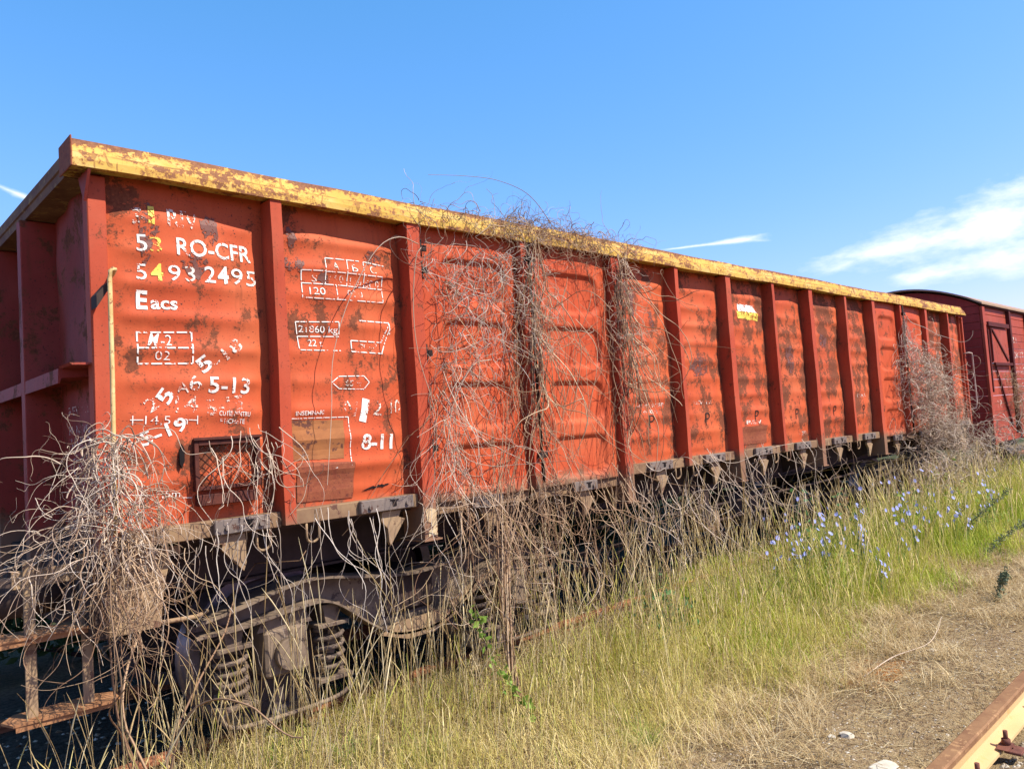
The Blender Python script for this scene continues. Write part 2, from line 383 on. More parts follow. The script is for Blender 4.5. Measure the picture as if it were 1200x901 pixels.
def dents(x, z, seed, n=9, amp=.004):
    r = np.random.default_rng(seed); d = np.zeros_like(x)
    for _ in range(n):
        kx, kz = r.uniform(2, 9), r.uniform(2, 8); d += r.uniform(.3, 1)*np.sin(kx*x+r.uniform(0, 6))*np.sin(kz*z+r.uniform(0, 6))
    return d*amp/2
def surf(kind, seed, x0, x1, x, z):
    """y of the sheet; 0 is the face of the posts, + goes into the wagon"""
    u = (x-x0)/(x1-x0); w = (z-1.48)/(ZB-1.48)
    if kind == 'panel':
        b = (np.clip(np.sin(np.pi*np.clip(u, 0, 1)), 0, 1)**.7)*smoothstep(0, .15, w)*smoothstep(1.06, .86, w)
        y = .120-.026*b
        ph = (z-1.53)/.163; bead = np.exp(-((ph-np.round(ph))/.23)**2)*smoothstep(0, .14, u)*smoothstep(1, .86, u)*smoothstep(1.5, 1.6, z)*smoothstep(3.08, 2.98, z)
        y = y-.014*bead*(.75+.35*np.sin(x*3+z*5+seed))+dents(x, z, seed, amp=.008)+dents(x*2.2, z*2.4, seed+50, 7, .004)
        return y
    # door leaf: four rows of pressed fields with rounded corners
    b = (np.clip(np.sin(np.pi*np.clip(u, 0, 1)), 0, 1)**.6)*smoothstep(1.08, .86, w)
    y = .070-.030*b
    cz = 1.60+.41*(np.floor((z-1.395)/.41)+.0)+.0
    hw, hh, rr = .24*(x1-x0)/.9, .145, .09
    qx = np.abs(x-(x0+x1)/2-.03)-(hw-rr)-.05; qz = np.abs(z-cz)-(hh-rr)
    sd = np.hypot(np.maximum(qx, 0), np.maximum(qz, 0))+np.minimum(np.maximum(qx, qz), 0)-rr
    y = y+.028*smoothstep(.016, -.016, sd)*smoothstep(3.12, 3.05, z)+dents(x, z, seed, amp=.006)
    return y
BAYS = []
edges = [.065]+[None]*13
for i in range(14):
    a = .065 if i == 0 else PX[i-1]+PWID[i-1]
    b = PX[i] if i < 13 else 12.765
    BAYS.append((a, b, 'door' if i in (2, 3, 10, 11) else 'panel'))
def panel_y(x, z):
    for i, (a, b, k) in enumerate(BAYS):
        if a-.06 <= x <= b+.06: return float(surf(k, i*7+1, a, b, np.array([x]), np.array([z]))[0])
    return .09
panels = []
for i, (a, b, k) in enumerate(BAYS):
    nx, nz = max(20, int((b-a)/.0125)), 130 if k == 'door' else 150
    if i > 6: nx //= 2; nz = 90
    xs = np.linspace(a-.012, b+.012, nx); zs = np.linspace(1.455 if k == 'panel' else 1.40, ZB+.03, nz)
    X, Z = np.meshgrid(xs, zs, indexing='ij'); Y = surf(k, i*7+1, a, b, X, Z)
    V = np.stack([X, Y, Z], -1).reshape(-1, 3)
    I, J = np.meshgrid(np.arange(nx-1), np.arange(nz-1), indexing='ij'); q = (I*nz+J).ravel()
    F = np.stack([q, q+nz, q+nz+1, q+1], 1)
    V2 = V+np.array([0, .012, 0]); F2 = F[:, ::-1]+len(V)       # back skin, closed rim
    rim = [np.stack([np.arange(0, nx-1)*nz, (np.arange(0, nx-1)+1)*nz], 1)]
    n = len(V); e = np.concatenate([np.stack([np.arange(nx-1)*nz, np.arange(1, nx)*nz], 1), np.stack([np.arange(nz-1), np.arange(1, nz)], 1)[:, ::-1],
        np.stack([np.arange(1, nx)*nz+nz-1, np.arange(nx-1)*nz+nz-1], 1), np.stack([(nx-1)*nz+np.arange(nz-1), (nx-1)*nz+np.arange(1, nz)], 1)])
    Fr = np.stack([e[:, 0], e[:, 0]+n, e[:, 1]+n, e[:, 1]], 1)
    me = npmesh('side_panel', np.concatenate([V, V2]), np.concatenate([F, F2, Fr]), True)
    o = W(link_mesh('door_leaf' if k == 'door' else 'side_panel', me, M['door' if k == 'door' else 'paint']))
    panels.append(o)
# posts
for i, x in enumerate(PX):
    w = PWID[i]; zb = (1.20 if i in LONG else 1.412); mb = MB()
    yb = .145
    mb.prism([(x, zb), (x+w, zb), (x+w, ZB), (x, ZB)], 0, yb)
    if i in LONG:      # deep foot bracket
        mb.prism([(x+.001, zb+.002), (x+w+.03, zb+.002), (x+w+.03, 1.33), (x+w-.001, 1.43), (x+.001, 1.43)], .146, .22)
        mb.box(x-.01, x+w+.035, -.006, .22, zb-.012, zb, .002)
    bm = mb.bm; bmesh.ops.recalc_face_normals(bm, faces=bm.faces[:])
    es = [e for e in bm.edges if abs(e.verts[0].co.z-e.verts[1].co.z) > 1]
    bmesh.ops.subdivide_edges(bm, edges=es, cuts=22, use_grid_fill=True)
    r = random.Random(i)
    for v in bm.verts:                         # knocks and slight bends
        t = v.co.z; d = .004*math.sin(t*3.1+i*2)+.0025*math.sin(t*9+i)
        if 1.5 < t < 3.1: v.co.x += d*(1.6 if i > 6 else .8)
    o = W(mb.build('side_post', M['post']))
    if i in (1,):
        c = MB(); c.prism([(x+.025, 1.215), (x+.094, 1.222), (x+.093, 1.375), (x+.05, 1.39), (x+.012, 1.385), (x+.02, 1.31), (x+.05, 1.30), (x+.055, 1.265), (x+.03, 1.25)], -.004, -.001)
        c.build('peeled_patch', M['cream'], o)
# corner posts
for nm, x0, x1 in (('near', -.02, .062), ('far', 12.768, WX)):
    m_ = MB(); m_.box(x0, x1, .082, .16, 1.36, ZB, .004); W(m_.build('corner_post', M['post']))
m_ = MB(); m_.box(12.80, 12.84, .05, .082, 1.40, ZB-.02, .003); W(m_.build('corner_strip', M['post']))
# upper side rail behind the rim, shadowed part above the panels
m_ = MB(); m_.box(-.02, WX, .135, .20, ZB-.0, ZT-.02, .003); W(m_.build('top_rail', M['post']))
# rim: folded yellow section
def rim_mesh():
    prof = [(-.012, ZB), (-.016, 3.20), (-.012, 3.232), (-.004, 3.236), (.008, 3.295), (.03, ZT), (.17, ZT), (.17, ZB), (.15, ZB), (.15, 3.185), (.0, 3.178), (.0, ZB)]
    xs = np.linspace(0, 1, 160); V = []
    for t in xs:
        for (y, z) in prof:
            k = (z-ZB)/(ZT-ZB); xa = -.10; xb = 12.84-.22*k
            x = xa+(xb-xa)*t
            dy = (.004*math.sin(x*2.3)+.003*math.sin(x*7.7))*k; dz = .004*math.sin(x*1.9+1)+.002*math.sin(x*6.1)
            V.append((x, y+dy, z+dz))
    n = len(prof); F = []
    for i in range(len(xs)-1):
        for j in range(n):
            a = i*n+j; b = i*n+(j+1) % n; F.append((a, b, b+n, a+n))
    me = bpy.data.meshes.new('rim'); me.from_pydata(V, [], F+[tuple(range(n))[::-1], tuple(range(len(V)-n, len(V)))]); me.update()
    return me
W(link_mesh('top_rim', rim_mesh(), M['yellow']))
m_ = MB(); m_.prism([(.172, ZB), (-.088, ZB), (-.092, ZB+.04), (-.10, ZB+.045), (-.10, ZB+.10), (-.085, ZT-.012), (-.02, ZT-.004), (.172, ZT-.004)][::-1], .18, 2.62, 'y')
M['endrim'] = m_simple('shaded_end_rim', (.20, .11, .06), (.13, .06, .04), 7, st=(1, 1, 3), spots=(.26, .16, .07))  # brown end rim with its shade painted into the colour
W(m_.build('end_rim', M['endrim']))
m_ = MB(); m_.box(-.108, -.1005, -.022, .182, ZB-.004, ZT+.004, .003); W(m_.build('rim_corner_cap', M['rust_plate']))
# other side and interior
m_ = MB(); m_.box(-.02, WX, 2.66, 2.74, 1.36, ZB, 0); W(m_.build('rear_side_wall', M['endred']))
m_ = MB(); m_.box(-.1, WX, 2.63, 2.81, ZB+.002, ZT-.003, .004); W(m_.build('rear_rim', M['yellow']))
for x in PX:
    m_ = MB(); m_.box(x, x+.09, 2.74, 2.82, 1.38, ZB-.003, 0); W(m_.build('rear_post', M['post']))
m_ = MB(); m_.box(.02, WX-.02, .13, 2.66, 1.38, 1.44, 0); W(m_.build('floor', M['dark']))
# end walls
def end_wall(xf, sgn, name):
    ny, nz = 150, 110
    ys = np.linspace(.15, 2.66, ny); zs = np.linspace(1.36, ZB+.02, nz)
    Y, Z = np.meshgrid(ys, zs, indexing='ij')
    fld = np.abs(np.sin(np.pi*(Y-.15)/.837))**.5
    X = xf-sgn*(.03*fld)+dents(Y*1.5, Z*1.3, 5, 14, .016)*sgn*fld
    V = np.stack([X, Y, Z], -1).reshape(-1, 3); I, J = np.meshgrid(np.arange(ny-1), np.arange(nz-1), indexing='ij'); q = (I*nz+J).ravel()
    F = np.stack([q, q+1, q+nz+1, q+nz], 1); n = len(V)
    V2 = V+np.array([.014*sgn, 0, 0])
    W(link_mesh(name, npmesh(name, np.concatenate([V, V2]), np.concatenate([F, F[:, ::-1]+n]), True), M['endred']))
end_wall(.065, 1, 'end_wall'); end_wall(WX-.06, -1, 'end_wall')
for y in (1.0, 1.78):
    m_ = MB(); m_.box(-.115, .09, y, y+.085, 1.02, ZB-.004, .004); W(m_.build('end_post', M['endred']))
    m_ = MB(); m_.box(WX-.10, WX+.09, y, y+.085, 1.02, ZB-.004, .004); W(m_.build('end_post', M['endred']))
m_ = MB(); m_.prism([(.04, 2.235), (-.10, 2.225), (-.108, 2.20), (-.115, 2.20), (-.112, 2.27), (.04, 2.285)], .30, .998, 'y')
m_.prism([(.04, 2.235), (-.10, 2.225), (-.108, 2.20), (-.115, 2.20), (-.112, 2.27), (.04, 2.285)], 1.087, 1.778, 'y')
m_.prism([(.045, 2.28), (.045, 2.27), (-.10, 2.268), (-.112, 2.278)], .1, .299, 'y')
W(m_.build('end_ledge', M['endred']))
m_ = MB(); m_.prism([(.16, ZB-.002), (.08, ZB-.13), (-.008, ZB-.002)], -.035, -.022, 'x'); W(m_.build('corner_gusset', M['endred']))

# sill, latches, hooks, loops
spans = [(.0, 1.75), (3.86, 9.0), (11.03, 12.76)]
m_ = MB()
for i, (a, b, k) in enumerate(BAYS):
    if k == 'panel': m_.box(a+.002, b-.002, .045, .145, 1.402, 1.482, .004)
    else: m_.box(a+.002, b-.002, .075, .125, 1.33, 1.399, .004)
W(m_.build('sill', M['sill']))
for i, (a, b, k) in enumerate(BAYS):
    c = (a+b)/2; far = i > 0
    xa, xb = (.485, .775) if i == 0 else (b-.43 if i == 1 else c-.16, b-.06 if i == 1 else c+.17)
    if k == 'door': xa, xb = c-.12, c+.14
    zz = 1.405 if k == 'panel' else 1.335
    m_ = MB(); m_.box(xa, xb, .012, .043, zz+.004, zz+.078, .004)
    lt = W(m_.build('latch_plate', M['grey']))
    m_ = MB(); sx = xa+(xb-xa)*.62
    m_.box(sx-.014, sx+.014, .009, .0115, zz+.026, zz+.06, .0); m_.box(sx-.03, sx+.03, .0092, .0114, zz+.058, zz+.066, 0)
    m_.build('slot', M['hole'], lt)
    m_ = MB()
    for bx in (xa+.06, xb-.05): m_.cyl((bx, .006, zz+.035), .013, 'y', .014, 6)
    m_.build('bolt', M['grey'], lt)
    m_ = MB(); q = sx+.02                       # claw hanging below
    if i == 0: m_.prism([(.50, 1.40), (.655, 1.40), (.655, 1.25), (.64, 1.21), (.53, 1.33), (.535, 1.36), (.50, 1.36)], .05, .075)
    else: m_.prism([(q-.085, 1.40), (q-.03, 1.40), (q+.05, 1.40), (q+.03, 1.36), (q+.075, 1.345), (q-.035, 1.20), (q-.045, 1.22), (q-.05, 1.30), (q-.095, 1.35)], .05, .075)
    if k == 'door':
        for v in m_.bm.verts: v.co.z -= .06
    W(m_.build('claw', M['tan']))
    if k == 'panel':
        for ux, lo in ((a+.12, i % 2 == 1), (b-.10, i % 2 == 0)):
            if not lo: continue
            m_ = MB(); n = 9
            dz = .07 if ux < 1.3 else .055
            m_.tube([(ux-.038, .055, 1.402)]+[(ux-.038*math.cos(math.pi*t/n), .055+.01*math.sin(math.pi*t/n), 1.402-dz-.038*math.sin(math.pi*t/n)) for t in range(n+1)]+[(ux+.038, .055, 1.402)], .007, 8)
            W(m_.build('tie_loop', M['tan']))
# hinges at the near door edge
for z in (3.02, 2.88, 2.35, 1.75):
    for x in (1.862, 8.0+1.11):
        m_ = MB(); m_.cyl((x+.004, .03, z), .016, 'z', .11, 8); m_.box(x+.012, x+.055, .02, .032, z-.02, z+.02, .002); W(m_.build('hinge', M['black_paint']))
for xx in (2.74, 9.97):                                   # locking bar between the leaves
    m_ = MB(); m_.cyl((xx+.07, -.008, 2.3), .011, 'z', 1.7, 8); m_.box(xx+.03, xx+.11, -.03, .0, 1.62, 1.66, .003); m_.box(xx+.03, xx+.11, -.03, 0, 3.02, 3.06, .003)
    W(m_.build('lock_bar', M['black_paint']))

# handrails
def bent(pts, r, name, mat):
    m_ = MB(); m_.tube(pts, r, 8); return W(m_.build(name, mat))
bent([(.064, .10, 2.67), (.064, .02, 2.69), (.060, -.02, 2.70), (.050, -.03, 2.70), (.038, -.03, 2.69), (.034, -.03, 2.65), (.030, -.03, 2.2), (.022, -.03, 1.75), (.02, -.03, 1.52), (.02, -.01, 1.49), (.02, .082, 1.49)], .0105, 'handrail', M['handrail'])
m_ = MB(); m_.prism([(-.018, 2.52), (.03, 2.60), (.03, 2.64), (-.018, 2.58)], -.008, .08); W(m_.build('handrail_bracket', M['dark']))
bent([(12.80, .075, 2.55), (12.83, .0, 2.56), (12.90, -.02, 2.55), (12.915, -.02, 2.50), (12.93, -.02, 1.75), (12.92, .0, 1.66), (12.83, .075, 1.64)], .012, 'handrail', M['pale_rail'])

# label holder: framed box with wire mesh (near bay)
def Y0(x, z): return panel_y(x, z)
m_ = MB(); x0, x1, z0, z1 = .42, .765, 1.635, 1.895; fy = .012
for bx in ((x0, x0+.022, z0, z1), (x1-.022, x1, z0, z1), (x0+.0225, x1-.0225, z1-.035, z1-.001), (x0+.0225, x1-.0225, z0+.001, z0+.02)):
    m_.box(bx[0], bx[1], fy+.05, .115, bx[2], bx[3], .002)
m_.box(x0-.005, x1+.005, .050, .0615, z1-.008, z1+.006, .001)
M['frame'] = m_simple('rusty_frame', (.10, .03, .02), (.05, .018, .014), 20)
lab = m_.build('label_frame', M['frame'], panels[0])
m_ = MB()
k = 0
for t in np.arange(-.26, .345, .042):
    for s in (1, -1):
        a = (x0+.022+t, z0+.02) if s > 0 else (x0+.022+t, z1-.035); pts = []
        for q in np.linspace(0, .205, 9):
            px = a[0]+q; pz = a[1]+s*q
            if x0+.022 <= px <= x1-.022: pts.append((px, .070+.003*math.sin(px*40), pz))
        if len(pts) > 1: m_.tube(pts, .0016, 4)
m_.build('wire_mesh', M['black_paint'], panels[0])
m_ = MB(); m_.prism([(.352, 1.84), (.365, 1.875), (.378, 1.85), (.376, 1.79), (.362, 1.755), (.352, 1.78)], .078, .092); m_.build('slot_hole', M['hole'], panels[0])
m_ = MB(); m_.box(x0+.01, x1-.03, .055, .11, z0-.075, z0-.02, .003); m_.build('label_pocket_foot', M['frame'], panels[0])

# sheets laid on panels following their surface
def patch(name, poly, mat, parent, off=.003, wav=0, seed=0):
    """outline in x,z -> gridded sheet lying on the panel"""
    r = random.Random(seed)
    xs = [p[0] for p in poly]; zs = [p[1] for p in poly]
    bm = bmesh.new(); pts = []
    for (a, b) in zip(poly, poly[1:]+poly[:1]):
        n = max(1, int(math.dist(a, b)/.012))
        for t in range(n):
            f = t/n; j = wav
            pts.append((a[0]+(b[0]-a[0])*f+r.uniform(-j, j), a[1]+(b[1]-a[1])*f+r.uniform(-j, j)))
    f = bm.faces.new([bm.verts.new((p[0], 0, p[1])) for p in pts])
    bmesh.ops.triangulate(bm, faces=[f])
    for ax in range(2):
        lo, hi = (min(xs), max(xs)) if ax == 0 else (min(zs), max(zs)); n = int((hi-lo)/.03)
        for t in range(1, n+1):
            co = [0, 0, 0]; no = [0, 0, 0]; co[0 if ax == 0 else 2] = lo+(hi-lo)*t/(n+1); no[0 if ax == 0 else 2] = 1
            bmesh.ops.bisect_plane(bm, geom=bm.verts[:]+bm.edges[:]+bm.faces[:], plane_co=co, plane_no=no)
    for v in bm.verts: v.co.y = panel_y(v.co.x, v.co.z)-off
    for f in bm.faces:
        f.normal_update()
        if f.normal.y > 0: f.normal_flip()
    me = bpy.data.meshes.new(name); bm.to_mesh(me); bm.free()
    return link_mesh(name, me, mat, parent)
patch('notice_board', [(.975, 1.745), (1.275, 1.735), (1.285, 1.955), (.968, 1.97)], M['board'], panels[1], .003, .002)
patch('rusty_plate', [(.985, 1.513), (1.335, 1.503), (1.34, 1.712), (.99, 1.735)], M['rust_plate'], panels[1], .005, .001)
patch('rusty_plate', [(5.73, 1.525), (6.21, 1.52), (6.23, 1.70), (5.72, 1.70)], M['rust_plate'], panels[6], .004, .004)
patch('torn_sheet', [(1.39, 1.535), (1.58, 1.548), (1.60, 1.562), (1.45, 1.552)], M['hole'], panels[1], .004, .006)
patch('paint_patch', [(5.80, 2.78), (6.22, 2.77), (6.21, 2.85), (5.79, 2.85)], M['yell_st'], panels[6], .003, .006)
patch('paint_patch', [(5.81, 2.852), (6.20, 2.852), (6.13, 2.92), (5.83, 2.925)], M['white'], panels[6], .003, .006)
for (cx, cz, rx, rz, bi, sd) in ((.47, 2.78, .07, .07, 0, 1), (.245, 2.93, .05, .15, 0, 2), (.56, 2.99, .05, .09, 0, 3), (1.02, 3.0, .035, .06, 1, 4), (1.03, 2.84, .06, .05, 1, 5), (1.55, 2.93, .07, .05, 1, 6), (1.20, 2.78, .04, .04, 1, 7),
                                 (4.05, 2.85, .10, .16, 4, 8), (4.35, 2.7, .05, .1, 4, 9), (5.05, 2.3, .15, .12, 5, 10), (6.85, 2.4, .12, .15, 7, 11), (7.7, 2.6, .12, .1, 8, 12)):
    r = random.Random(sd); pl = []
    for t in range(22):
        a = t/22*2*math.pi; q = r.uniform(.55, 1.15); pl.append((cx+rx*q*math.cos(a), cz+rz*q*math.sin(a)))
    if 'rust_st' not in M: M['rust_st'] = m_stencil('bare_rust', (.15, .055, .038), .47)
    patch('rust_spot', pl, M['rust_st'], panels[bi], .0025, .004, sd)

# lettering -----------------------------------------------------------------
def px2(u, v, d=.098):
    """a measured point of the photograph as metres (x, z) on the side sheet"""
    dv = Vector(cf)*892+Vector(cr)*(u-600)-Vector(cu)*(v-450.5)
    t = (d+3.7865)/dv.y
    return (-1.0435+dv.x*t, 1.8497+dv.z*t)
def text(s, p0, p1, h, mat, parent, bold=.0, slant=0, name='lettering'):
    """text from baseline start p0 to end p1 (x, z metres), cap height h metres"""
    cu_ = bpy.data.curves.new('t', 'FONT'); cu_.body = s; cu_.size = 1; cu_.offset = bold; cu_.resolution_u = 3; cu_.shear = slant
    to = bpy.data.objects.new('t', cu_); COL.objects.link(to)
    dg = bpy.context.evaluated_depsgraph_get(); dg.update()
    me = bpy.data.meshes.new_from_object(to.evaluated_get(dg)); bpy.data.objects.remove(to)
    bm = bmesh.new(); bm.from_mesh(me); bpy.data.meshes.remove(me)
    if not bm.verts: bm.free(); return
    xs = [v.co.x for v in bm.verts]; lo, hi = min(xs), max(xs)
    L = math.dist(p0, p1); ca, sa = (p1[0]-p0[0])/L, (p1[1]-p0[1])/L; sx = L/(hi-lo); sy = h/.70
    for v in bm.verts:
        a = (v.co.x-lo)*sx; b = v.co.y*sy
        v.co = Vector((p0[0]+a*ca-b*sa, 0, p0[1]+a*sa+b*ca))
    zs = [v.co.z for v in bm.verts]
    zz = math.floor(min(zs)/.02)*.02
    while zz < max(zs):
        bmesh.ops.bisect_plane(bm, geom=bm.verts[:]+bm.edges[:]+bm.faces[:], plane_co=(0, 0, zz), plane_no=(0, 0, 1)); zz += .02
    for v in bm.verts: v.co.y = panel_y(v.co.x, v.co.z)-.0035
    for f in bm.faces:
        f.normal_update()
        if f.normal.y > 0: f.normal_flip()
    me = bpy.data.meshes.new(name); bm.to_mesh(me); bm.free()
    return link_mesh(name, me, mat, parent)
def T(s, u0, v0, u1, v1, hp, mat, par, bold=0., slant=0, d=.098):
    a = px2(u0, v0, d); b = px2(u1, v1, d); a2 = px2(u0, v0-hp, d)
    text(s, a, b, a2[1]-a[1], M[mat], par, bold, slant)
def lines(segs, wid, mat, par, dash=None, name='marking_lines'):
    """segs of measured points; stencilled lines with gaps"""
    bm = bmesh.new()
    for (a, b) in segs:
        a = px2(*a); b = px2(*b); L = math.dist(a, b)
        if L < 1e-4: continue
        d = ((b[0]-a[0])/L, (b[1]-a[1])/L); nrm = (-d[1]*wid/2, d[0]*wid/2)
        cells = [(0, L)]
        if dash:
            cells = []; q = 0
            while q < L: cells.append((q, min(q+dash[0], L))); q += dash[0]+dash[1]
        for (s, e) in cells:
            n = max(1, int((e-s)/.02)); prev = None
            for k in range(n+1):
                t = s+(e-s)*k/n; P = (a[0]+d[0]*t, a[1]+d[1]*t)
                vs = [bm.verts.new((P[0]+sg*nrm[0], panel_y(P[0]+sg*nrm[0], P[1]+sg*nrm[1])-.0035, P[1]+sg*nrm[1])) for sg in (1, -1)]
                if prev: bm.faces.new((prev[0], prev[1], vs[1], vs[0]))
                prev = vs
    for f in bm.faces:
        f.normal_update()
        if f.normal.y > 0: f.normal_flip()
    me = bpy.data.meshes.new(name); bm.to_mesh(me); bm.free(); link_mesh(name, me, M[mat], par)
A = panels[0]; B = panels[1]
T('3', 155, 262, 169, 263, 19, 'white_worn', A, .02); T('1', 173, 262, 180, 263, 20, 'yell_st', A, .03); T('RIV', 195, 265, 231, 270, 20, 'white_worn', A, .01)
T('5', 159.5, 294, 172, 295, 20, 'white', A); T('3', 175, 296, 189, 297, 19, 'yell_st', A); T('RO-CFR', 206, 299, 295, 308, 20, 'white', A, .012)
T('5', 160, 327, 172, 328, 19, 'white', A); T('4', 177, 328, 191, 329, 19, 'yell_st', A, .03); T('9', 197, 329, 211, 330, 18.5, 'white', A); T('3', 216, 330, 228, 331, 18.5, 'white_worn', A)
T('2', 239, 331, 252, 332, 18.5, 'white', A, .01); T('4', 255, 332, 268, 332.5, 18.5, 'white', A, .04); T('9', 271, 333, 285, 334, 18.5, 'white', A); T('5', 289, 335, 301, 336, 18, 'white', A)
T('E', 160, 361, 173, 362, 21, 'white', A, .03); T('acs', 177, 361.5, 208, 363, 15, 'white', A, .02)
lines([((161, 389), (224, 389.5)), ((161.5, 407.5), (224.5, 408)), ((162, 426), (225, 426)), ((161, 388), (162, 426)), ((224, 389), (225.5, 426))], .0075, 'white', A, (.05, .012))
T('M', 173, 404, 187, 405, 14, 'white', A, .03, .35); T('-2', 189, 405, 202, 405, 13, 'white', A, -.005); T('02', 182, 421.5, 199, 422, 10.5, 'white', A, -.008)
T('-18', 253, 432, 284, 407, 15, 'white_worn', A, .01)
T('5', 238, 438, 250, 428, 17, 'white', A, .02); T('5-13', 243, 460, 292, 461, 18.5, 'white', A, .012)
T('6', 223, 459, 236, 455, 17, 'white', A); T('A', 207, 462, 221, 460, 15, 'white_worn', A); T('5', 196, 476, 205, 462, 17, 'white', A, .02); T('2', 176, 484, 189, 476, 16, 'white_worn', A)
T('14', 205, 483, 231, 483, 19, 'white_worn', A, .01); T('5-15', 242, 487, 286, 480, 18, 'white_worn', A, .02)
T('CUTIE PENTRU', 255, 487, 292, 488, 5.5, 'white', A); T('ETICHETE', 257, 496, 286, 496.5, 5.5, 'white', A)
T('14,5 m', 170, 497, 219, 497, 10, 'white', A, -.01); T('5-19', 168, 523, 220, 502, 16, 'white', A, .015)
lines([((153, 492), (168, 492)), ((220, 492), (231, 492.5)), ((230, 487), (230.5, 497)), ((156, 487), (156, 498))], .005, 'white', A)
T('7,5m', 183, 583, 212, 582, 8, 'white', A)
lines([((152, 580), (180, 580.5)), ((215, 583), (226, 583))], .004, 'white', A)
# second bay: load grid
lines([((379, 303), (420, 306.5)), ((425, 307), (450, 312)), ((379, 303), (380, 333)), ((405, 305), (405.5, 336)), ((425, 307), (426, 338)), ((352, 316.5), (380, 318.5)), ((380, 319), (406, 321)), ((406, 321), (447, 325)),
       ((353, 331.5), (393, 334.5)), ((395, 334.5), (447, 339.5)), ((352, 316.5), (354, 349)), ((354, 348.5), (393, 351.5)), ((393, 351.5), (448, 355)), ((393, 335), (394, 352)), ((447, 325), (448, 355))], .0055, 'white', B, (.06, .01))
for s, u, v in (('A', 388, 317), ('B', 411, 319), ('C', 433, 321)): T(s, u, v, u+7, v+.5, 9, 'white_worn', B)
for s, u0, u1, v in (('S', 364, 370, 330), ('44,0', 383, 401, 331), ('50,0', 409, 423, 334), ('58,0', 428, 444, 336.5)): T(s, u0, v, u1, v+1, 8, 'white_worn', B)
T('120', 362, 345, 380, 346, 8.5, 'white', B); T('00,0', 406, 348, 424, 349.5, 8, 'white_worn', B)
lines([((346, 377), (396, 377.5)), ((348, 394), (397, 394.5)), ((352, 410), (399, 411)), ((346, 377), (351, 410)), ((396, 378), (397, 394))], .0055, 'white', B, (.07, .012))
T('21860 kg', 350, 389, 395, 390.5, 8, 'white', B); T('22 t', 361, 405.5, 378, 406, 8, 'white', B)
lines([((420, 376), (456, 378.5)), ((456, 378.5), (457, 392)), ((457, 385), (447, 414)), ((411, 399), (447, 401.5)), ((411, 399), (412, 412)), ((412, 412), (448, 414.5)), ((447, 401), (456, 379))], .0065, 'white', B, (.05, .01))
T('70 m', 422, 411, 438, 412, 8, 'white_worn', B); T('3', 439, 407, 442, 407, 4, 'white_worn', B)
lines([((397, 441), (426, 440.5)), ((426, 440.5), (432, 448)), ((432, 448), (426, 456)), ((426, 456), (397, 455.5)), ((397, 455.5), (388, 448)), ((388, 448), (397, 441))], .005, 'white', B, (.05, .008))
T('65 m', 404, 452, 425, 453, 7, 'white_worn', B)
T('M', 401, 484, 415, 488, 18, 'white_worn', B); T('1', 420, 492, 428, 494, 26, 'white', B, .03); T('2', 436, 486, 446, 487, 17, 'white_worn', B); T('10', 457, 484, 469, 485, 17, 'white_worn', B)
T('8-11', 422, 526, 460, 525, 17, 'white', B, .03); T('INSEMNARI', 347, 487, 378, 485.5, 5, 'white', B, .01)
lines([((343, 490.5), (407, 488.5)), ((407, 488.5), (410, 545))], .005, 'white', B, (.04, .006))
T('i', 391, 560, 394, 560, 14, 'white', B, .03)
# far bays: black P marks, small data lines
for (u, v, bi) in ((763, 502, 4), (829, 498, 5), (886.5, 494, 6), (933.5, 491, 7), (977.5, 487, 8), (1012, 485, 9), (1108.4, 477, 12), (1129, 475, 13)):
    x, z = px2(u, v, .1)
    text('P', (x-.038, z), (x+.038, z), .12, M['black_paint'], panels[bi], -.012)
for (u0, v0, u1, v1, bi, s) in ((745, 479, 777, 476, 4, 'MAIN RESP'), (752, 485, 770, 484, 4, '4 85'), (811, 474, 833, 473, 5, 'REV 12'), (800+74, 497, 800+92, 496, 6, 'REV'), (1003, 466, 1014, 465, 9, 'TARA'), (937, 510, 947, 509, 7, 'CFR')):
    T(s, u0, v0, u1, v1, 4.5, 'white_worn', panels[bi], .01, d=.1)
# faint table on the end wall
bm = bmesh.new()
r = random.Random(3)
def endtext(s, y0, y1, z, h):
    cu_ = bpy.data.curves.new('t', 'FONT'); cu_.body = s; to = bpy.data.objects.new('t', cu_); COL.objects.link(to)
    dg = bpy.context.evaluated_depsgraph_get(); dg.update(); me = bpy.data.meshes.new_from_object(to.evaluated_get(dg)); bpy.data.objects.remove(to)
    xs = [v.co.x for v in me.vertices]; lo, hi = min(xs), max(xs)
    for v in me.vertices: v.co = Vector((.022, y0+(y1-y0)*(v.co.x-lo)/(hi-lo), z+v.co.y*h/.7))
    return W(link_mesh('lettering', me, M['white_faint']))
for s, z in (('REV 5.11', 2.06), ('MANEVRA', 1.96), ('RO 5495', 1.90), ('CFR 31', 1.83), ('5493 2495', 1.76)): endtext(s, .70, .28, z, .045)

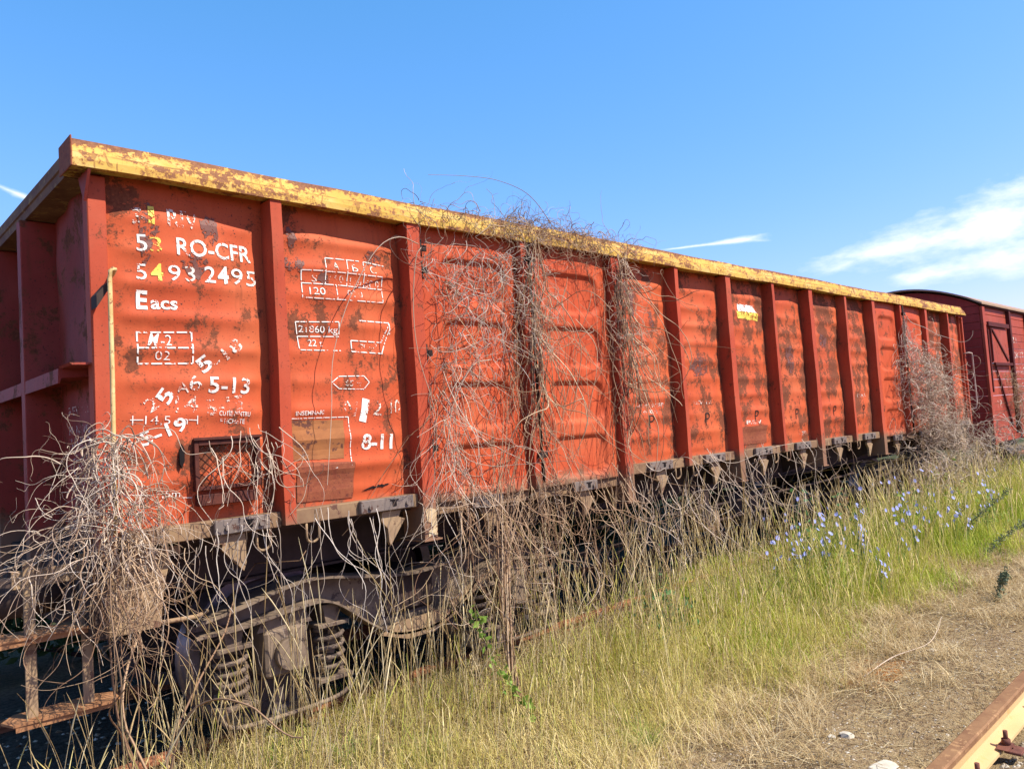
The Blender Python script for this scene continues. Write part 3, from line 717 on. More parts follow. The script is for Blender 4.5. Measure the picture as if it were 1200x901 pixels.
# headstock, steps, buffers ---------------------------------------------------
for s, xa, xb in ((1, -.06, .02), (-1, WX-.02, WX+.06)):
    m_ = MB(); m_.box(xa, xb, .12, 2.68, 1.0, 1.35, .006); hd = W(m_.build('headstock', M['dark']))
    m_ = MB(); m_.box(min(xa, xb)+.0815 if s > 0 else xa-.36, .36 if s > 0 else xa-.0015, .13, .15, 1.34, 1.392, .003)
    x0 = .0215 if s > 0 else xa-.002
    m_.prism([(x0, 1.0), (x0, 1.39), (x0+s*.31, 1.39), (x0+s*.26, 1.19), (x0+s*.235, 1.0)], .151, .17)
    W(m_.build('corner_plate', M['tan']))
    for y in (.525, 2.275):
        m_ = MB(); xo = xa if s > 0 else xb
        m_.cyl((xo-s*.16, y, 1.2), .095, 'x', .32, 20); m_.cyl((xo-s*.36, y, 1.2), .07, 'x', .3, 20); m_.cyl((xo-s*.53, y, 1.2), .20, 'x', .04, 28); m_.box(xo-.02, xo+.02, y-.17, y+.17, 1.03, 1.37, .004)
        W(m_.build('buffer', M['dark']))
    m_ = MB(); xo = xa if s > 0 else xb
    m_.box(xo-.1, xo+.1, 1.33, 1.47, 1.1, 1.25, .01); m_.tube([(xo-s*.1, 1.4, 1.17), (xo-s*.2, 1.4, 1.10), (xo-s*.25, 1.4, 1.15), (xo-s*.22, 1.4, 1.22)], .025, 8)
    W(m_.build('draw_hook', M['dark']))
def step(x0, x1, y, z, name='step_tread'):
    m_ = MB(); n = 8
    for k in range(n):
        pass
    m_.prism([(x0-.03, y+.02), (x0, y-.07), (x1-.05, y-.09), (x1+.01, y-.06), (x1+.02, y+.05), (x1-.06, y+.10), (x0+.03, y+.10)], z-.006, z+.004, 'z')
    m_.prism([(x0+.01, z-.03), (x1-.03, z-.03), (x1-.03, z-.0065), (x0+.01, z-.0065)], y-.068, y-.06)
    W(m_.build(name, M['step']))
step(-.36, .06, .22, .715); step(-.44, -.02, .22, 1.075)
for x in (-.30, -.075):
    m_ = MB(); m_.box(x, x+.045, .20, .212, .70, 1.40, .002); W(m_.build('step_bracket', M['tan']))
m_ = MB(); m_.box(-.34, -.03, .214, .226, 1.28, 1.36, .003); W(m_.build('step_bracket', M['tan']))
m_ = MB(); m_.tube([(-.02, .2, 1.02), (.45, .2, 1.0), (.55, .33, .99)], .012, 8); W(m_.build('release_rod', M['tan']))

# underframe
m_ = MB()
for y in (.50, 2.20): m_.box(.02, WX-.02, y, y+.09, 1.10, 1.378, .004); m_.box(.02, WX-.02, y-.05, y+.14, 1.085, 1.0995, 0)
W(m_.build('solebar', M['dark']))
m_ = MB()
for y in (1.15, 1.55): m_.box(.02, WX-.02, y, y+.08, 1.05, 1.379, .004)
for x in [1.9, 3.2, 4.64, 5.5, 6.4, 7.25, 8.2, 9.6, 10.9]: m_.box(x, x+.1, .592, 2.198, 1.12, 1.375, .003)
W(m_.build('centre_sill', M['dark']))
for i in LONG:                                             # outriggers carrying the long posts
    x = PX[i]; m_ = MB(); m_.prism([(.225, 1.21), (.225, 1.377), (.498, 1.377), (.498, 1.12)], x+.01, x+.05, 'x'); W(m_.build('outrigger', M['dark']))
m_ = MB(); m_.cyl((6.55, .75, .80), .19, 'x', .85, 24); m_.cyl((6.1, .75, .80), .13, 'x', .06, 24)
for x in (6.25, 6.85): m_.box(x, x+.04, .72, .78, .98, 1.12, 0)
W(m_.build('air_tank', M['dark']))
m_ = MB(); m_.cyl((5.45, .45, .82), .12, 'y', .26, 14); m_.box(5.36, 5.54, .40, .5, .9, 1.1, .01); m_.tube([(5.45, .32, .82), (5.40, .25, .78), (5.34, .22, .70)], .02, 8); W(m_.build('brake_valve', M['tan']))
m_ = MB(); m_.tube([(3.6, .35, .98), (5.2, .36, .95), (7.6, .35, .95), (9.1, .35, .98)], .014, 8); m_.tube([(3.4, .55, .75), (9.3, .55, .75)], .02, 8); W(m_.build('brake_rod', M['dark']))

# bogies ---------------------------------------------------------------------
def smoothpath(pts, n=8):
    out = []
    P = [Vector(p) for p in pts]; P = [P[0]*2-P[1]]+P+[P[-1]*2-P[-2]]
    for i in range(1, len(P)-2):
        for k in range(n):
            t = k/n; a, b, c, d = P[i-1:i+3]
            out.append(.5*((2*b)+(c-a)*t+(2*a-5*b+4*c-d)*t*t+(3*b-a-3*c+d)*t**3))
    out.append(P[-2]); return out
def bogie(cx):
    # frame plate between a top and a bottom chord, flanges along both
    top = smoothpath([(-1.42, 0, .93), (-1.2, 0, .965), (-.9, 0, 1.03), (-.7, 0, 1.045), (-.4, 0, 1.0), (-.1, 0, .96), (.1, 0, .96), (.4, 0, 1.0), (.7, 0, 1.045), (.9, 0, 1.03), (1.2, 0, .965), (1.42, 0, .93)])
    bot = smoothpath([(-1.42, 0, .86), (-1.15, 0, .865), (-.85, 0, .90), (-.62, 0, .89), (-.35, 0, .70), (-.15, 0, .60), (.15, 0, .60), (.35, 0, .70), (.62, 0, .89), (.85, 0, .90), (1.15, 0, .865), (1.42, 0, .86)])
    root = None
    for side in (0, 1):
        y0 = .33 if side == 0 else 2.40; s = 1 if side == 0 else -1
        m_ = MB(); bm = m_.bm; rings = []
        for a, b in zip(top, bot):
            rings.append([bm.verts.new((cx+a.x, y0+(.105 if s > 0 else .03), a.z-.006)), bm.verts.new((cx+a.x, y0+(.12 if s > 0 else .045), a.z-.006)), bm.verts.new((cx+b.x, y0+(.12 if s > 0 else .045), b.z+.006)), bm.verts.new((cx+b.x, y0+(.105 if s > 0 else .03), b.z+.006))])
        for A_, B_ in zip(rings, rings[1:]):
            for k in range(4): bm.faces.new((A_[k], B_[k], B_[(k+1) % 4], A_[(k+1) % 4]))
        for ch, t, w0 in ((top, .016, -.03 if s > 0 else 0), (bot, .014, -.03 if s > 0 else 0)):
            rings = []
            for a in ch:
                rings.append([bm.verts.new((cx+a.x, y0+w0, a.z+t/2)), bm.verts.new((cx+a.x, y0+.15, a.z+t/2)), bm.verts.new((cx+a.x, y0+.15, a.z-t/2)), bm.verts.new((cx+a.x, y0+w0, a.z-t/2))])
            for A_, B_ in zip(rings, rings[1:]):
                for k in range(4): bm.faces.new((A_[k], B_[k], B_[(k+1) % 4], A_[(k+1) % 4]))
        fr = m_.build('bogie_frame', M['bogie']); W(fr)
        if side == 0: root = fr
        off = Vector(fr.location)
        def sub(mm, name, mat):
            o = mm.build(name, mat, root); o.location = -wagon_off-Vector(root.location); return o
        for ax in (-.9, .9):
            # axlebox with horns
            q = MB(); X = cx+ax
            q.box(X-.13, X+.13, y0+.01, y0+.2, .54, .80, .015); q.cyl((X, y0-.01, .66), .085, 'y', .06, 20); q.prism([(X-.17, .80), (X+.17, .80), (X+.12, .888), (X-.12, .888)], y0+.03, y0+.13)
            sub(q, 'axle_box', M['bogie'])
            for k in (-1, 1):
                q = MB(); X2 = X+k*.30
                q.box(X2-.11, X2+.11, y0+.0, y0+.17, .43, .455, .004); sub(q, 'spring_cup', M['bogie']); q = MB(); q.box(X2-.10, X2+.10, y0+.01, y0+.16, .74, .765, .004)
                q.prism([(X2-.04, .766), (X2+.04, .766), (X2+.06, .87), (X2-.06, .87)], y0+.03, y0+.12)
                sub(q, 'spring_seat', M['bogie'])
                q = MB(); turns = 4.6; pts = []
                for t in range(int(turns*12)+1):
                    f = t/(turns*12); a = f*turns*2*math.pi; pts.append((X2+.082*math.cos(a), y0+.085+.082*math.sin(a), .47+.26*f))
                q.tube(pts, .0155, 6); sub(q, 'coil_spring', M['spring'])
            q = MB()
            q.tube([tuple(p) for p in smoothpath([(X-.40, y0+.02, .44), (X-.36, y0, .36), (X-.2, y0, .33), (X+.2, y0, .33), (X+.36, y0, .36), (X+.40, y0+.02, .44)], 5)], .013, 8)
            sub(q, 'safety_bar', M['bogie'])
    for ax in (-.9, .9):
        for y in (.655, 2.085):
            q = MB(); X = cx+ax; prof = [(.0, .05), (.18, .05), (.20, .02), (.38, .02), (.40, .0), (.462, .0), (.462, .10), (.475, .11), (.487, .125), (.487, .135), (.40, .135), (.38, .06), (.2, .07), (.18, .12), (0, .12)]
            sgn = 1 if y < 1.4 else -1; n = 48; bm = q.bm; rings = []
            for k in range(n):
                a = k/n*2*math.pi; rings.append([bm.verts.new((X+r_*math.cos(a), y+sgn*(d-.06), .66+r_*math.sin(a))) for r_, d in prof])
            for k in range(n):
                A_, B_ = rings[k], rings[(k+1) % n]
                for j in range(len(prof)-1): f = bm.faces.new((A_[j], A_[j+1], B_[j+1], B_[j]))
            bmesh.ops.remove_doubles(bm, verts=bm.verts[:], dist=1e-5)
            o = sub(q, 'wheel', M['wheel']); o.data.materials.append(M['tread'])
            for p in o.data.polygons:
                c = p.center; rad = math.hypot(c.x-X, c.z-.66)
                if rad > .43: p.material_index = 1
                p.use_smooth = rad > .45
        q = MB(); q.cyl((cx+ax, 1.37, .66), .075, 'y', 1.9, 16); sub(q, 'axle', M['wheel'])
    q = MB(); q.box(cx-.2, cx+.2, .40, 2.40, .70, .95, .02); q.cyl((cx, 1.4, 1.0), .18, 'z', .14, 20)
    sub(q, 'bolster', M['dark'])
    q = MB(); q.prism([(cx-.3, .62), (cx-.1, .555), (cx+.12, .555), (cx+.32, .64), (cx+.2, .68), (cx-.2, .67)], .30, .325); q.prism([(cx+.3, .66), (cx+.72, .86), (cx+.70, .90), (cx+.26, .72)], .30, .32)
    sub(q, 'brake_hanger', M['tan'])
bogie(1.90); bogie(10.90)

# ------------------------------------------------------------------ covered wagon behind
BX, BL = 13.95, 10.6
box = empty('covered_wagon', (BX, 0, .2))
tag(box, 'dark red covered wagon with planked sides and arched roof, behind the open wagon', 'freight wagon')
boff = Vector((BX, 0, .2))
def K(o): o.parent = box; o.location = o.location-boff; return o
m_ = MB(); pl = np.linspace(1.12, 3.42, 17)
def planks(mb, x0, x1, y, zs):
    for a, b in zip(zs, zs[1:]): mb.box(x0, x1, y, y+.03, a+.003, b-.003, .004)
planks(m_, BX+.03, BX+BL, .08, pl); K(m_.build('plank_wall', M['boxred']))
m_ = MB(); planks(m_, BX+.03, BX+BL, 2.68, pl); K(m_.build('plank_wall', M['boxred']))
m_ = MB()
for a, b in zip(pl, pl[1:]): m_.box(BX, BX+.028, .085, 2.705, a+.003, b-.003, .004)
arc = [(.085+(2.62)*t, 3.423+.40*math.sin(math.pi*t)**.85) for t in np.linspace(0, 1, 21)]
m_.prism([(y, z) for y, z in arc], BX, BX+.03, 'x'); K(m_.build('end_wall', M['boxend']))
m_ = MB(); bm = m_.bm; ra = []
for t in np.linspace(-.03, 1.03, 27):
    tt = min(max(t, 0), 1); y = .085+2.62*t; z = 3.462+.40*math.sin(math.pi*tt)**.85-(abs(t-tt)*1.2)
    ra.append([bm.verts.new((x, y, z+h)) for x in (BX-.10, BX+BL+.1) for h in (0, .03)])
for P_, Q_ in zip(ra, ra[1:]):
    for (i, j) in ((0, 1), (1, 3), (3, 2), (2, 0)): bm.faces.new((P_[i], P_[j], Q_[j], Q_[i]))
bm.faces.new((ra[0][0], ra[0][1], ra[0][3], ra[0][2])); bm.faces.new((ra[-1][0], ra[-1][2], ra[-1][3], ra[-1][1]))
K(m_.build('roof', M['roof']))
m_ = MB(); m_.box(BX+.03, BX+BL, .04, .079, 3.40, 3.46, .004); K(m_.build('eaves_rail', M['dark_plank']))
m_ = MB(); m_.box(BX, BX+.14, .035, .079, 1.0, 3.40, .004); K(m_.build('corner_post', M['boxred']))
for x in (BX+1.62, BX+2.9, BX+4.1, BX+6.3, BX+7.5, BX+9.0):
    m_ = MB(); m_.box(x, x+.10, .02, .079, 1.02, 3.399, .004); K(m_.build('side_post', M['dark_plank']))
# vent hatch with diagonal straps
m_ = MB(); hx0, hx1 = BX+.38, BX+1.45
m_.box(hx0, hx1, .05, .079, 2.42, 3.05, .004); ht = K(m_.build('hatch', M['boxred']))
def hsub(mm, nm, mat): o = mm.build(nm, mat, ht); o.location = -boff-Vector(ht.location); return o
m_ = MB(); m_.box(hx0-.15, hx1+.08, .015, .049, 3.06, 3.14, .004); m_.box(hx0+.05, hx1+.1, .015, .049, 2.37, 2.42, .004)
m_.prism([(hx0+.07, 3.02), (hx0+.11, 3.04), (hx1-.07, 2.47), (hx1-.11, 2.45)], .03, .048); m_.box(hx0, hx0+.035, .03, .048, 2.44, 3.04, .002)
hsub(m_, 'hatch_strap', M['dark_plank'])
m_ = MB(); m_.prism([(BX+.57, 2.36), (BX+.61, 2.36), (BX+1.33, 1.30), (BX+1.29, 1.28)], .05, .07); m_.box(BX+.20, BX+.24, .03, .06, 1.9, 3.0, .003); K(m_.build('brace', M['dark_plank']))
m_ = MB(); m_.box(BX, BX+BL, .03, .10, 1.03, 1.118, .004); m_.box(BX, BX+BL, 2.66, 2.73, 1.03, 1.118, .004); m_.box(BX, BX+BL, .11, 2.65, 1.0, 1.10, 0); K(m_.build('underframe', M['boxred']))
m_ = MB(); m_.prism([(BX+.02, .70), (BX+.10, .70), (BX+.10, 1.0), (BX+.02, 1.0)], .03, .06); K(m_.build('corner_bracket', M['post']))
def boxtext(s, x, z, h, w):
    cu_ = bpy.data.curves.new('t', 'FONT'); cu_.body = s; cu_.offset = .015; to = bpy.data.objects.new('t', cu_); COL.objects.link(to)
    dg = bpy.context.evaluated_depsgraph_get(); dg.update(); me = bpy.data.meshes.new_from_object(to.evaluated_get(dg)); bpy.data.objects.remove(to)
    xs = [v.co.x for v in me.vertices]; lo, hi = min(xs), max(xs)
    for v in me.vertices: v.co = Vector((x+w*(v.co.x-lo)/(hi-lo), .076, z+v.co.y*h/.7))
    K(link_mesh('lettering', me, M['white_worn']))
for s, x, z, h, w in (('21', 1.85, 2.82, .13, .35), ('CB TT', 1.85, 2.52, .13, .8), ('53 RO-CFR', 1.9, 2.22, .13, 1.3), ('1 2', 1.95, 1.95, .10, .6), ('5071-4', 2.0, 1.70, .13, 1.0), ('A', 2.1, 1.30, .16, .2), ('2 B', .5, 1.62, .14, .3)):
    boxtext(s, BX+x, z, h, w)
for x in (BX+2.2, BX+8.4):
    for y in (.655, 2.085):
        m_ = MB(); m_.cyl((x, y+.05, .66), .48, 'y', .12, 32); m_.cyl((x, y-.1, .66), .1, 'y', .25, 12); K(m_.build('wheel', M['wheel']))
    m_ = MB(); m_.box(x-.55, x+.55, .38, .42, .85, .93, .01); m_.box(x-.12, x+.12, .40, .56, .55, .84, .01); K(m_.build('axle_guard', M['dark']))
for y in (.525, 2.275):
    m_ = MB(); m_.cyl((BX-.25, y, 1.2), .08, 'x', .5, 16); m_.cyl((BX-.53, y, 1.2), .20, 'x', .04, 24); K(m_.build('buffer', M['dark']))

# ------------------------------------------------------------------ rails
def rail(name, y, top, x0, x1, label, head, side, group=None):
    prof_head = [(-.036, -.03), (-.036, -.008), (-.028, 0), (.028, 0), (.036, -.008), (.036, -.03)]
    prof = [(-.036, -.03), (-.034, -.036), (-.009, -.048), (-.008, -.10), (-.02, -.122), (-.072, -.138), (-.074, -.15), (.074, -.15), (.072, -.138), (.02, -.122), (.008, -.10), (.009, -.048), (.034, -.036), (.036, -.03)]
    root = empty(name, (x0, y, top-.15)); tag(root, label, 'rail', group)
    n = 120; xs = np.linspace(x0, x1, n)
    def sweep(pr, nm, mat):
        V = []; F = []
        for x in xs:
            w = .004*math.sin(x*.9)+.002*math.sin(x*3.1)
            for a, b in pr: V.append((x-x0, a+w, b+.15))
        k = len(pr)
        for i in range(n-1):
            for j in range(k): F.append((i*k+j, i*k+(j+1) % k, (i+1)*k+(j+1) % k, (i+1)*k+j))
        me = bpy.data.meshes.new(nm); me.from_pydata(V, [], F+[tuple(range(k)), tuple(range(len(V)-k, len(V)))[::-1]]); me.update()
        bm = bmesh.new(); bm.from_mesh(me); bmesh.ops.recalc_face_normals(bm, faces=bm.faces[:]); bm.to_mesh(me); bm.free()
        return link_mesh(nm, me, mat, root)
    sweep(prof_head, 'rail_head', head); sweep(prof, 'rail_web', side)
    return root
fr = rail('rail', -2.475, .20, -4, 60, 'sunlit rusty rail with bolted clips crossing the bare dirt in the lower right', M['rail_head'], M['rail_side'])
rail('rail', .695, .20, -8, 60, 'brown rail half hidden by dry grass along the near wheels of the orange wagon', M['track_rust'], M['track_rust'])
rail('rail', 2.135, .20, -8, 60, 'dark shaded rail under the far wheels of the orange wagon', M['track_rust'], M['track_rust'])
def clip(x, side):
    q = MB(); y = .0+side*.085
    q.box(x-.05, x+.05, min(y, y+side*.075), max(y, y+side*.075), .004, .018, .003)
    q.prism([(x-.05, .019), (x+.045, .019), (x+.03, .034), (x-.035, .030), (x-.075, .027)], y-side*.03 if side > 0 else y-.025, y+.025 if side > 0 else y+.03)
    q.cyl((x, y, .045), .021, 'z', .03, 6); q.cyl((x, y, .075), .011, 'z', .05, 8); q.cyl((x, y, .012), .03, 'z', .012, 12)
    q.build('rail_clip', M['bolt'], fr)
for x in (2.95, 3.42, 4.05, 4.7, 5.3, 5.9, 6.5, 7.1):
    clip(x+4.0, -1)

# ------------------------------------------------------------------ strands and blades
def tubes(paths, radii, seg=3):
    """paths (N,M,3), radii (N,M) -> verts, faces"""
    N, Mm, _ = paths.shape
    t = np.gradient(paths, axis=1); t /= np.linalg.norm(t, axis=2, keepdims=True)+1e-9
    ref = np.array([.31, .83, .46]); a = np.cross(t, ref); a /= np.linalg.norm(a, axis=2, keepdims=True)+1e-9; b = np.cross(t, a)
    ang = np.arange(seg)*2*np.pi/seg
    V = paths[:, :, None]+radii[:, :, None, None]*(a[:, :, None]*np.cos(ang)[:, None]+b[:, :, None]*np.sin(ang)[:, None])
    V = V.reshape(-1, 3)
    n, m, s = np.meshgrid(np.arange(N), np.arange(Mm-1), np.arange(seg), indexing='ij')
    i0 = (n*Mm+m)*seg+s; i1 = (n*Mm+m)*seg+(s+1) % seg
    F = np.stack([i0, i1, i1+seg, i0+seg], -1).reshape(-1, 4)
    return V, F
def tube_obj(name, paths, radii, mat, seg=3):
    V, F = tubes(paths, radii, seg); return link_mesh(name, npmesh(name, V, F, True), mat)
def wander(start, d0, length, n=26, curl=.5, grav=0., rs=None, lim=None):
    """N smooth random strands. start (N,3), d0 (N,3) unit, length (N,)"""
    rs = rs or rng; N = len(start); P = np.zeros((N, n, 3)); P[:, 0] = start; d = d0/np.linalg.norm(d0, axis=1, keepdims=True)
    w = rs.normal(0, 1, (N, 3))*curl; st = (length/(n-1))[:, None]
    for k in range(1, n):
        w = w*.70+rs.normal(0, 1, (N, 3))*curl*.72
        d = d+np.cross(w, d)*.42*(26/n)+np.array([0, 0, grav])*(26/n); d /= np.linalg.norm(d, axis=1, keepdims=True)
        P[:, k] = P[:, k-1]+d*st
        if lim is not None: P[:, k] = lim(P[:, k])
    return P
def lim_side(P):
    """keep strands in front of the wagon side and above ground"""
    x, y, z = P[:, 0], P[:, 1], P[:, 2]
    onside = (x > -.12) & (x < 12.9)
    ymax = np.full(len(P), 9.)
    ymax = np.where(onside & (z > 1.38) & (z <= 3.16), .035, ymax)
    for p, w in zip(PX, PWID): ymax = np.where((x > p-.012) & (x < p+w+.012) & (z > 1.2) & (z < 3.17), -.008, ymax)
    ymax = np.where(onside & (z > 3.15) & (z < 3.305), -.024, ymax)
    y = np.minimum(y, ymax)
    z = np.maximum(z, gz(x, y)+.01)
    z = np.where(onside & (y > -.02) & (y < 2.8) & (z < 3.31) & (z > 3.2), 3.312, z)
    return np.stack([x, y, z], 1)
def rad(N, n, r0, r1, rs=None, tip=.45):
    rs = rs or rng; r = rs.uniform(r0, r1, (N, 1)); return r*np.linspace(1, tip, n)[None]
def unit(*v): return np.array(v, float)/np.linalg.norm(v)
def rdir(N, base, spread): return np.asarray(base)[None]+rng.normal(0, 1, (N, 3))*spread
def vine(name, label, parts, cat='dead vine', group=None):
    """one plant: mesh made of several strand sets; parts = list of (paths, radii, material)"""
    root = empty(name, tuple(parts[0][0][:, 0].mean(0))); tag(root, label, cat, group)
    for nm, p, r, mt in [(x[3] if len(x) > 3 else 'twigs', x[0], x[1], x[2]) for x in parts]:
        if len(p) > 10: p, r = fork(p, r, int(len(p)*.55))
        o = tube_obj(nm, p, r, M[mt]); o.parent = root; o.location = -root.location
    return root
def fork(p, r, k, lens=(.08, .35), curl=.4, grav=-.03):
    """side twigs growing out of the strands p"""
    N, n, _ = p.shape; i = rng.integers(0, N, k); j = rng.integers(3, n-3, k); st = p[i, j]; t = p[i, j+1]-p[i, j-1]; t /= np.linalg.norm(t, axis=1, keepdims=True)+1e-9
    q = wander(st, t+rng.normal(0, .55, (k, 3)), U(lens[0], lens[1], k), n, curl, grav, lim=lim_side)
    return np.concatenate([p, q]), np.concatenate([r, r[i, j][:, None]*.72*np.linspace(1, .3, n)[None]])
def U(a, b, n): return rng.uniform(a, b, n)

# near corner clump: pale curling twigs hanging over the corner and step
def clump():
    N = 190; t = rng.random(N)**1.3
    c = np.stack([rng.normal(-.01, .05+.10*t, N), U(-.14, -.03, N), 1.93-.55*t], 1)
    p1 = wander(c, rdir(N, (-.25, -.25, .35), .55), U(.22, .58, N), 26, .40, -.17, lim=lim_side)
    N2 = 100; c2 = np.stack([rng.normal(.05, .09, N2), U(-.16, -.02, N2), U(1.15, 1.7, N2)], 1)
    p2 = wander(c2, rdir(N2, (-.05, -.1, -.9), .25), U(.3, .75, N2), 26, .30, -.06, lim=lim_side)
    N3 = 34; c3 = np.stack([U(-.25, .05, N3), U(-.16, .0, N3), U(1.3, 1.6, N3)], 1)
    p3 = wander(c3, rdir(N3, (-1, .25, .45), .3), U(.3, .75, N3), 26, .32, -.12, lim=lim_side)
    N4 = 9; c4 = np.stack([U(.1, .25, N4), U(-.10, -.02, N4), U(1.45, 1.7, N4)], 1)
    p4 = wander(c4, rdir(N4, (1, -.1, .2), .2), U(.35, .7, N4), 26, .25, -.09, lim=lim_side)
    N5 = 7; c5 = np.stack([rng.normal(.12, .04, N5), U(-.12, -.05, N5), U(.1, .2, N5)], 1)
    p5 = wander(c5, rdir(N5, (-.1, .1, 1), .08), U(1.2, 1.7, N5), 26, .18, 0, lim=lim_side)
    vine('dead_vine', 'pale tangled mass of dead twigs hanging over the near corner of the orange wagon', [
        (p1, rad(N, 26, .0015, .0042, tip=.3), 'vine'), (p2, rad(N2, 26, .0015, .0040, tip=.3), 'vine_pink', 'hanging_twigs'), (p3, rad(N3, 26, .0016, .004, tip=.3), 'vine', 'side_twigs'), (p4, rad(N4, 26, .0015, .003), 'vine', 'side_twigs'), (p5, rad(N5, 26, .005, .009), 'vine_pink', 'woody_stems')])
clump()
def latch_vine():
    N = 26; c = np.stack([U(.45, .85, N), U(-.07, .0, N), U(1.75, 1.95, N)], 1)
    p = wander(c, rdir(N, (.2, -.1, -.8), .35), U(.3, .75, N), 26, .4, -.08, lim=lim_side)
    vine('dead_vine', 'thin pale vine stems hanging over the wire mesh label holder', [(p, rad(N, 26, .0018, .0036), 'vine')])
latch_vine()
def arch_vine():
    A1 = smoothpath([(1.80, -.05, 3.02), (1.62, -.10, 3.03), (1.45, -.10, 2.93), (1.27, -.06, 2.62), (1.17, -.03, 2.3), (1.15, -.02, 2.0), (1.10, -.02, 1.6)], 5)
    A2 = smoothpath([(1.82, -.05, 3.0), (1.72, -.12, 2.9), (1.68, -.12, 2.6), (1.70, -.12, 2.3), (1.80, -.12, 1.95), (1.78, -.1, 1.6), (1.70, -.1, 1.3)], 5)
    A3 = smoothpath([(2.3, -.10, 2.30), (2.1, -.14, 2.25), (1.92, -.14, 2.0), (1.86, -.12, 1.7), (1.75, -.12, 1.45), (1.55, -.1, 1.2)], 5)
    ps = [A1, A2, A3]; n = 26; out = []
    for a in ps:
        a = np.array([tuple(v) for v in a]); t = np.linspace(0, len(a)-1, n); out.append(np.stack([np.interp(t, np.arange(len(a)), a[:, k]) for k in range(3)], 1))
    out = np.array(out)
    vine('dead_vine', 'three long single vine stems arching out over the second tall side post', [(out, rad(3, n, .004, .0045, tip=.4), 'vine')])
arch_vine()
def door_vine():
    sets = []
    # tangle on the near leaf
    N = 150; c = np.stack([U(1.86, 2.7, N), U(-.05, .02, N), 3.1-np.abs(rng.normal(0, .42, N))], 1); c[:, 2] = np.clip(c[:, 2], 1.9, 3.12)
    sets.append((wander(c, rdir(N, (0, -.15, -.5), .65), U(.25, .75, N), 26, .45, -.05, lim=lim_side), rad(N, 26, .0013, .003), 'vine_grey', 'tangle'))
    N = 60; c = np.stack([U(1.86, 2.1, N), U(-.08, .0, N), U(1.6, 2.4, N)], 1)
    sets.append((wander(c, rdir(N, (.1, -.1, -1), .35), U(.5, 1.3, N), 26, .28, -.06, lim=lim_side), rad(N, 26, .0015, .003), 'vine', 'stems'))
    N = 70; c = np.stack([U(1.9, 3.7, N), U(-.06, .0, N), U(2.0, 3.1, N)], 1)
    sets.append((wander(c, rdir(N, (0, -.1, -1), .4), U(.6, 1.5, N), 26, .25, -.05, lim=lim_side), rad(N, 26, .0015, .003), 'vine_pink', 'stems'))
    vine('dead_vine', 'thin web of dead vine twigs spread over the first pair of wagon doors', sets)
    # cords down the two posts
    for x0, w, lab in ((2.80, .06, 'thick cord of grey vine stems climbing between the two door leaves'), (3.80, .075, 'thick cord of grey vine stems climbing the tall post right of the doors')):
        N = 60; c = np.stack([rng.normal(x0, w*.6, N), U(-.10, -.02, N), U(2.2, 3.2, N)], 1)
        p = wander(c, rdir(N, (0, 0, -1), .16), U(.6, 1.5, N), 30, .34, -.12, lim=lim_side)
        p[:, :, 0] = x0+(p[:, :, 0]-x0)*(.55+.25*np.sin(p[:, :, 2]*2.5)[:, :]**2)
        N2 = 70; c2 = np.stack([rng.normal(x0, .10, N2), U(-.12, -.02, N2), U(2.4, 3.2, N2)], 1)
        p2 = wander(c2, rdir(N2, (0, -.1, -.3), .8), U(.2, .5, N2), 26, .5, -.04, lim=lim_side)
        vine('dead_vine', lab, [(p, rad(N, 30, .002, .0060, tip=.5), 'vine_pink', 'stems'), (p2, rad(N2, 26, .0012, .0026), 'vine')], group='vine cords on the door posts')
    # heap on the rim
    N = 260; c = np.stack([np.clip(rng.normal(3.0, .50, N), 1.9, 4.0), U(-.05, .12, N), U(3.2, 3.34, N)], 1)
    p = wander(c, rdir(N, (0, -.15, .25), .8), U(.15, .45, N), 26, .55, -.08, lim=lim_side)
    N2 = 30; c2 = np.stack([U(2.3, 3.8, N2), U(0, .12, N2), U(3.3, 3.34, N2)], 1)
    p2 = wander(c2, rdir(N2, (-.3, 0, .8), .5), U(.15, .4, N2), 26, .35, -.05, lim=lim_side)
    a = np.array([tuple(v) for v in smoothpath([(3.15, .02, 3.30), (2.9, .02, 3.52), (2.6, .02, 3.58), (2.3, .02, 3.56), (1.95, .0, 3.50)], 8)]); t = np.linspace(0, len(a)-1, 26)
    a = np.stack([np.interp(t, np.arange(len(a)), a[:, k]) for k in range(3)], 1)[None]
    vine('dead_vine', 'wiry heap of brown twigs lying over the yellow rim above the doors', [(p, rad(N, 26, .0012, .0028), 'vine_pink'), (p2, rad(N2, 26, .001, .0024), 'vine_pink', 'loose_twigs'), (a, rad(1, 26, .003, .0032), 'vine_pink', 'arched_stem')])
door_vine()
